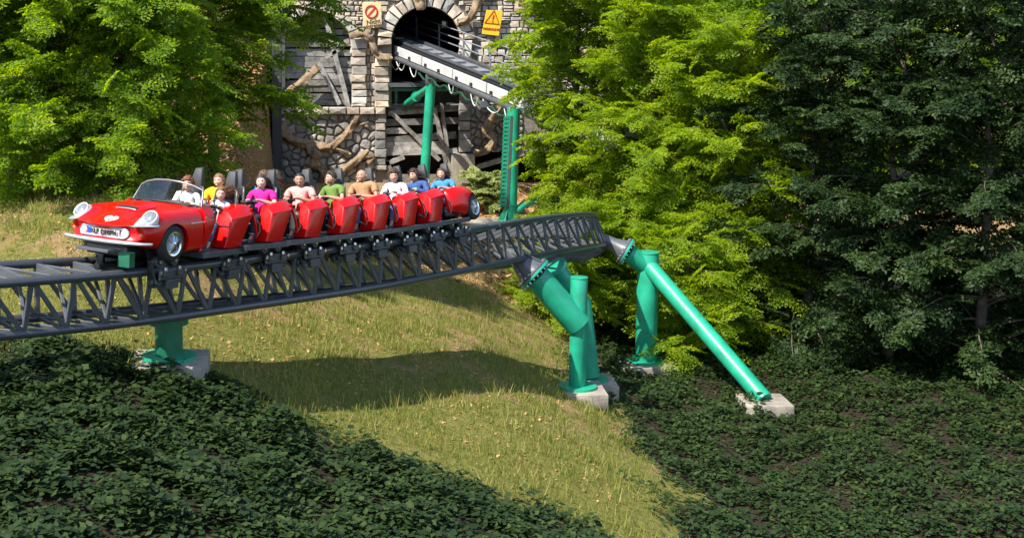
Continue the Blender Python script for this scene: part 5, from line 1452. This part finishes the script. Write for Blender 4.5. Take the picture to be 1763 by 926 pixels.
gpart(MB().bar(s_a+Vector((-.02, .12, 0)), s_b+Vector((-.02, .12, 0)), .2, .02, (0, 1, 0)), 'strip_back', E2, M_DGREEN)
gpart(MB().cyl((b2.x, y2, gz+.04), (b2.x, y2, gz+.10), .46, seg=30), 'base_flange', E2)
ring_bolts(E2, (b2.x, y2, gz+.12), (0.001, 0, 1), .38, 12, .03, .06)
for k in range(6):
    an = k*math.pi/3; dv = Vector((math.cos(an), math.sin(an), 0)); p = Vector((b2.x, y2, gz+.1))
    gpart(MB().prism([p+dv*.2, p+dv*.43, p+dv*.2+Vector((0, 0, .42))], dv.cross(Vector((0, 0, 1)))*.03), 'gusset', E2)
e1, e2 = at(880, 366, y2), at(905, 350, y2+.2); e3 = at(1042, 322, y2+5.5)
gpart(MB().tube([e1, at(892, 361, y2), e2, e3], .14, 20), 'brace', E2)
gpart(MB().box((b2.x-.3, y2-.1, gz-.16), (2.6, 1.7, .44)), 'footing', E2, M_CONC, .03)
# ------------------------------------------------------------------ trees
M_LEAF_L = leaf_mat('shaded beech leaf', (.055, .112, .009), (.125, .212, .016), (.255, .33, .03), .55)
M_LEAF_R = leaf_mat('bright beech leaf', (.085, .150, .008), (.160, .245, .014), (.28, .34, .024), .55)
M_LEAF_D = leaf_mat('dark evergreen leaf', (.010, .022, .006), (.019, .040, .010), (.045, .075, .016), .2)
M_LEAF_S = leaf_mat('shrub leaf', (.14, .19, .06), (.24, .29, .10), (.38, .38, .16), .4)
def spray_template(rg, nleaf_main=15, nside=7):
    P, D = [], []
    for i in range(nleaf_main):
        t = .12+.88*i/(nleaf_main-1); s = 1 if i % 2 else -1
        P.append((t, 0, -.14*t*t)); D.append((.6, s*.8, -.15))
    for k in range(nside):
        t = .15+.72*k/(nside-1)
        for s in (1, -1):
            L = (.52-.30*t)*rg.uniform(.7, 1.2); n = max(3, int(L/.058))
            for i in range(n):
                q = L*(i+.6)/n; a = R(48)
                x, y = t+q*math.cos(a), s*q*math.sin(a); ss = 1 if i % 2 else -1
                P.append((x, y, -.14*x*x-.10*q+rg.uniform(-.015, .015)))
                d = np.array([math.cos(a), s*math.sin(a)]); pr = np.array([-d[1], d[0]])*ss
                D.append((*(d*.6+pr*.75), -.2))
    return np.array(P), np.array(D)
TPL = [spray_template(np.random.default_rng(k)) for k in range(5)]
def make_tree(name, label, base, height, rad, seed, mleaf, lo=.5, n_limb=60, leaf=.108, group=None, profile=None, trunk_r=.16, spray_len=(.75, 1.35), step=.155, cat='tree', az_ok=None, tint_off=0., wilt=.0, curve=0., drop=.0, limbs_visible=True, up=.28, clip=None, extra=()):
    rg = np.random.default_rng(seed); base = Vector(base)
    root = thing(name, label, cat, tuple(base), group)
    wob = [Vector((rg.normal(0, .10), rg.normal(0, .10), 0))*(i*.25) for i in range(9)]
    tp = [Vector((0, 0, -.25))]+[Vector((wob[i].x, wob[i].y, height*(i+1)/9)) for i in range(9)]
    MB().tube(tp, [trunk_r*(1.25 if i == 0 else 1-.093*i) for i in range(10)], 12).build('trunk', M_BARK, root, smooth=180)
    def trunk_at(h):
        q = h/height*9; i = min(8, int(q)); f = q-i; a = tp[i] if i else tp[0]; return tp[i].lerp(tp[i+1], f) if i < 9 else tp[9]
    SP, lm = [], MB()
    prof = profile or (lambda t: (1-t)**.55*.85+.25*(1-t))
    ang = rg.uniform(0, 6.28)
    for i in range(n_limb+len(extra)):
        t = (i+.5)/n_limb; h = lo+(height*.97-lo)*t**.95+rg.uniform(-.12, .12); h = max(.2, h)
        ang += 2.39996+rg.uniform(-.35, .35)
        if i >= n_limb: h, ang, Lx = extra[i-n_limb]; t = h/height
        L = rad*prof(t)*rg.uniform(.72, 1.18); L = max(L, .4)
        if i >= n_limb: L = Lx
        p = trunk_at(min(h, height*.98)).copy(); el = up+rg.uniform(-.32, .42)+.5*t; az = ang; pts = [p.copy()]; n = max(4, int(L/.3))
        for k in range(n):
            el -= (.75/n)*(.7+.6*k/n)*(1-.3*t); az += rg.normal(0, .07)
            p = p+Vector((math.cos(az)*math.cos(el), math.sin(az)*math.cos(el), math.sin(el)))*(L/n); pts.append(p.copy())
        lm.tube(pts, [max(.008, .018+.022*(1-t))*(1-.8*k/n) for k in range(n+1)], 5, False)
        d = 0.; side = 1
        tot = L
        s_ = .15*L if L > 1.4 else .05
        while s_ < L:
            q = s_/L*n; k = min(n-1, int(q)); pp = pts[k].lerp(pts[k+1], q-k); tg = (pts[k+1]-pts[k]).normalized()
            a_ = math.atan2(tg.y, tg.x)+side*rg.uniform(.55, 1.25)*(1-.45*s_/L); side = -side
            ln = rg.uniform(*spray_len)*(1-.35*s_/L)*min(1, .5+L/3)
            SP.append((pp.x, pp.y, pp.z, a_, tg.z*.5+rg.normal(-.03-drop, .40), rg.normal(0, .42), ln, rg.uniform(0, 1)*.55))
            s_ += step*rg.uniform(.7, 1.3)
        tg = (pts[-1]-pts[-2]).normalized()
        SP.append((pts[-1].x, pts[-1].y, pts[-1].z, math.atan2(tg.y, tg.x), tg.z*.6-.1-drop, rg.normal(0, .2), rg.uniform(*spray_len)*.8, rg.uniform(0, 1)*.55))
    lm.build('limbs', M_BARK, root, smooth=180)
    Vs, Ts = [], []
    for (x, y, z, a, pit, roll, ln, tn) in SP:
        P, D = TPL[int(rg.integers(0, 5))]; n = len(P)
        P = P*ln; ca, sa, cp_, sp_, cr, sr = math.cos(a), math.sin(a), math.cos(pit), math.sin(pit), math.cos(roll), math.sin(roll)
        Rx = np.array([[1, 0, 0], [0, cr, -sr], [0, sr, cr]]); Ry = np.array([[cp_, 0, -sp_], [0, 1, 0], [sp_, 0, cp_]]); Rz = np.array([[ca, -sa, 0], [sa, ca, 0], [0, 0, 1]])
        Mx = Rz @ Ry @ Rx
        Pw = P @ Mx.T+np.array([x, y, z]); Dw = D+rg.normal(0, .28, D.shape); Dw = Dw @ Mx.T; Dw /= np.linalg.norm(Dw, axis=1)[:, None]
        nu = np.array([0, 0, 1.]) @ Mx.T+rg.normal(0, .55, (n, 3)); sd_ = np.cross(Dw, nu); sd_ /= np.linalg.norm(sd_, axis=1)[:, None]; nn = np.cross(sd_, Dw)
        l = (leaf*rg.uniform(.65, 1.25, n))[:, None]; wd = l*.27
        V = np.zeros((n, 4, 3)); V[:, 0] = Pw; V[:, 1] = Pw+Dw*l*.45+sd_*wd+nn*l*.06; V[:, 2] = Pw+Dw*l-nn*l*.10; V[:, 3] = Pw+Dw*l*.45-sd_*wd+nn*l*.06
        Vs.append(V); Ts.append(np.clip(tn+rg.uniform(0, .45, n)+tint_off, 0, 1))
    V = np.concatenate(Vs); T_ = np.concatenate(Ts)
    if clip is not None:
        kk = clip(V[:, 0]+np.array(base)); V, T_ = V[kk], T_[kk]
    quads('crown', mleaf, V, T_, root)
    return root
def gp(u, y, v=300): x = at(u, v, y).x; return (x, y, ground_z(x, y))
GL, GR = 'trees left of the gatehouse', 'trees right of the gatehouse'
P_COL = lambda t: .9*min(1, (t+.03)/.14)**.6*(1-.55*t)
P_BOX = lambda t: 1.06-.42*t-.25*t*t+.08*math.sin(t*25)
P_WIDE = lambda t: 1.10-.40*t-.25*t*t+.09*math.sin(t*23)
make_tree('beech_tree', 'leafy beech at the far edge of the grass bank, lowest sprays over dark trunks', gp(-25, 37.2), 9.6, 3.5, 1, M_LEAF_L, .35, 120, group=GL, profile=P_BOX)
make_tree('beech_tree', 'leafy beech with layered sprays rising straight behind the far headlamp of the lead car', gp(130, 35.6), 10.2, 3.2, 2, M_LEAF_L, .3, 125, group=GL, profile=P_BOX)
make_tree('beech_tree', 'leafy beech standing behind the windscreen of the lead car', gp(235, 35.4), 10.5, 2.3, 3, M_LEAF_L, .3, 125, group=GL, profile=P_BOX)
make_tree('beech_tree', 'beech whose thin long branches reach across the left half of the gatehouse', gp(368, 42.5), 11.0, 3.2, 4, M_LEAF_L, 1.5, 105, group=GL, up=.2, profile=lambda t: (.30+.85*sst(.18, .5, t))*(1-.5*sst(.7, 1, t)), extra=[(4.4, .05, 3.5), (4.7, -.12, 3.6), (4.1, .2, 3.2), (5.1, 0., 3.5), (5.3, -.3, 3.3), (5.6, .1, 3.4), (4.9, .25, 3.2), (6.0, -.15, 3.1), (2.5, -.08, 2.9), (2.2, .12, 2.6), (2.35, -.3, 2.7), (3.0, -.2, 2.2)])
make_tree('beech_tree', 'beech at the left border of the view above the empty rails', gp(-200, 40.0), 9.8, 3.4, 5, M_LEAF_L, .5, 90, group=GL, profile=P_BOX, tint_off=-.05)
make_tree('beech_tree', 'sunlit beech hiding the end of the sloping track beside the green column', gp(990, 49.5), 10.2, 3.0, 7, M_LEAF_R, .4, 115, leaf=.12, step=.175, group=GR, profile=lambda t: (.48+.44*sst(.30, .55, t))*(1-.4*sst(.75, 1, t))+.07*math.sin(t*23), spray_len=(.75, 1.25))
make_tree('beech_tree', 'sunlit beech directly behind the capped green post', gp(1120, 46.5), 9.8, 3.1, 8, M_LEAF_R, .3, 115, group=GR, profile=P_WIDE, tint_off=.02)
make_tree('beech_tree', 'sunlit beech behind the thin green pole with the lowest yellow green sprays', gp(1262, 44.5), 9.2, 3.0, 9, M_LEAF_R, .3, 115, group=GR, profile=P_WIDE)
make_tree('beech_shrub', 'low spreading beech growth under the end of the banked track', gp(1050, 44.8), 3.0, 1.9, 10, M_LEAF_R, .25, 40, group=None, leaf=.10, trunk_r=.05, cat='shrub', profile=lambda t: 1-.4*t)
make_tree('beech_shrub', 'low spreading beech growth at the foot of the thin green pole', gp(1205, 42.), 2.9, 2.1, 12, M_LEAF_R, .25, 36, group=None, leaf=.10, trunk_r=.05, cat='shrub', profile=lambda t: 1-.4*t)
make_tree('beech_shrub', 'low spreading beech growth behind the foot of the capped green post', gp(1135, 44.6), 3.3, 2.0, 14, M_LEAF_R, .25, 46, leaf=.11, trunk_r=.05, cat='shrub', profile=lambda t: 1-.4*t)
make_tree('beech_shrub', 'low spreading beech growth between the slanting flanged pipe and the bend', gp(978, 43.6), 2.5, 1.8, 15, M_LEAF_R, .25, 40, leaf=.11, trunk_r=.05, cat='shrub', profile=lambda t: 1-.4*t)
make_tree('shrub', 'small grey green bush on the dry bank between the concrete pier and the green column', gp(833, 55.0), 1.2, 1.1, 13, M_LEAF_S, .15, 34, leaf=.12, trunk_r=.03, cat='shrub', profile=lambda t: 1-.5*t, spray_len=(.4, .7), up=.5)
# dark evergreens to the right and woodland behind
DK = []
spec = [(1400, 43, 10.5, 3.0), (1540, 41.5, 10, 3.2), (1700, 40, 10, 3.2), (1850, 41, 10, 3.2)]
proto = None
labs = ['dark evergreen next to the sunlit beeches', 'dark evergreen second from the sunlit beeches', 'dark evergreen third from the sunlit beeches', 'dark evergreen at the right border of the view']
for i, (u, y, h, r_) in enumerate(spec):
    if proto is None:
        proto = make_tree('evergreen_tree', labs[0], gp(u, y), h, r_, 21, M_LEAF_D, .3, 90, leaf=.13, group='dark evergreens beyond the sunlit beeches', profile=P_WIDE, step=.23)
    else:
        c = copy_tree(proto, M=Matrix.Translation(gp(u, y)) @ Matrix.Rotation(1.3*i, 4, 'Z') @ Matrix.Scale(1+.06*((i*7) % 3-1), 4)); c['label'] = labs[i]
wood = [(-330, 50), (-170, 60), (20, 69), (330, 74), (150, 72), (1130, 66), (1290, 62), (1430, 58), (1600, 56), (1780, 55)]
bp = None
for i, (u, y) in enumerate(wood):
    lab = ['far left woodland tree behind the beeches', 'woodland tree behind the beech at the far edge of the bank', 'woodland tree behind the far headlamp beech', 'woodland tree highest up the leafy hillside beside the gatehouse', 'woodland tree deepest in the wood on the left', 'woodland tree behind the right end of the gatehouse', 'woodland tree behind the thin green pole', 'woodland tree behind the first dark evergreen', 'woodland tree behind the second dark evergreen', 'woodland tree behind the last dark evergreen'][i]
    if bp is None:
        bp = make_tree('woodland_tree', lab, gp(u, y), 14, 4.4, 31, M_LEAF_L, 1.2, 84, leaf=.20, group='woodland trees in the background', step=.36, spray_len=(1.3, 2.0), tint_off=-.1)
    else:
        c = copy_tree(bp, M=Matrix.Translation(gp(u, y)) @ Matrix.Rotation(2.1*i, 4, 'Z') @ Matrix.Scale(1+.10*((i*5) % 4-1.5)/1.5, 4)); c['label'] = lab
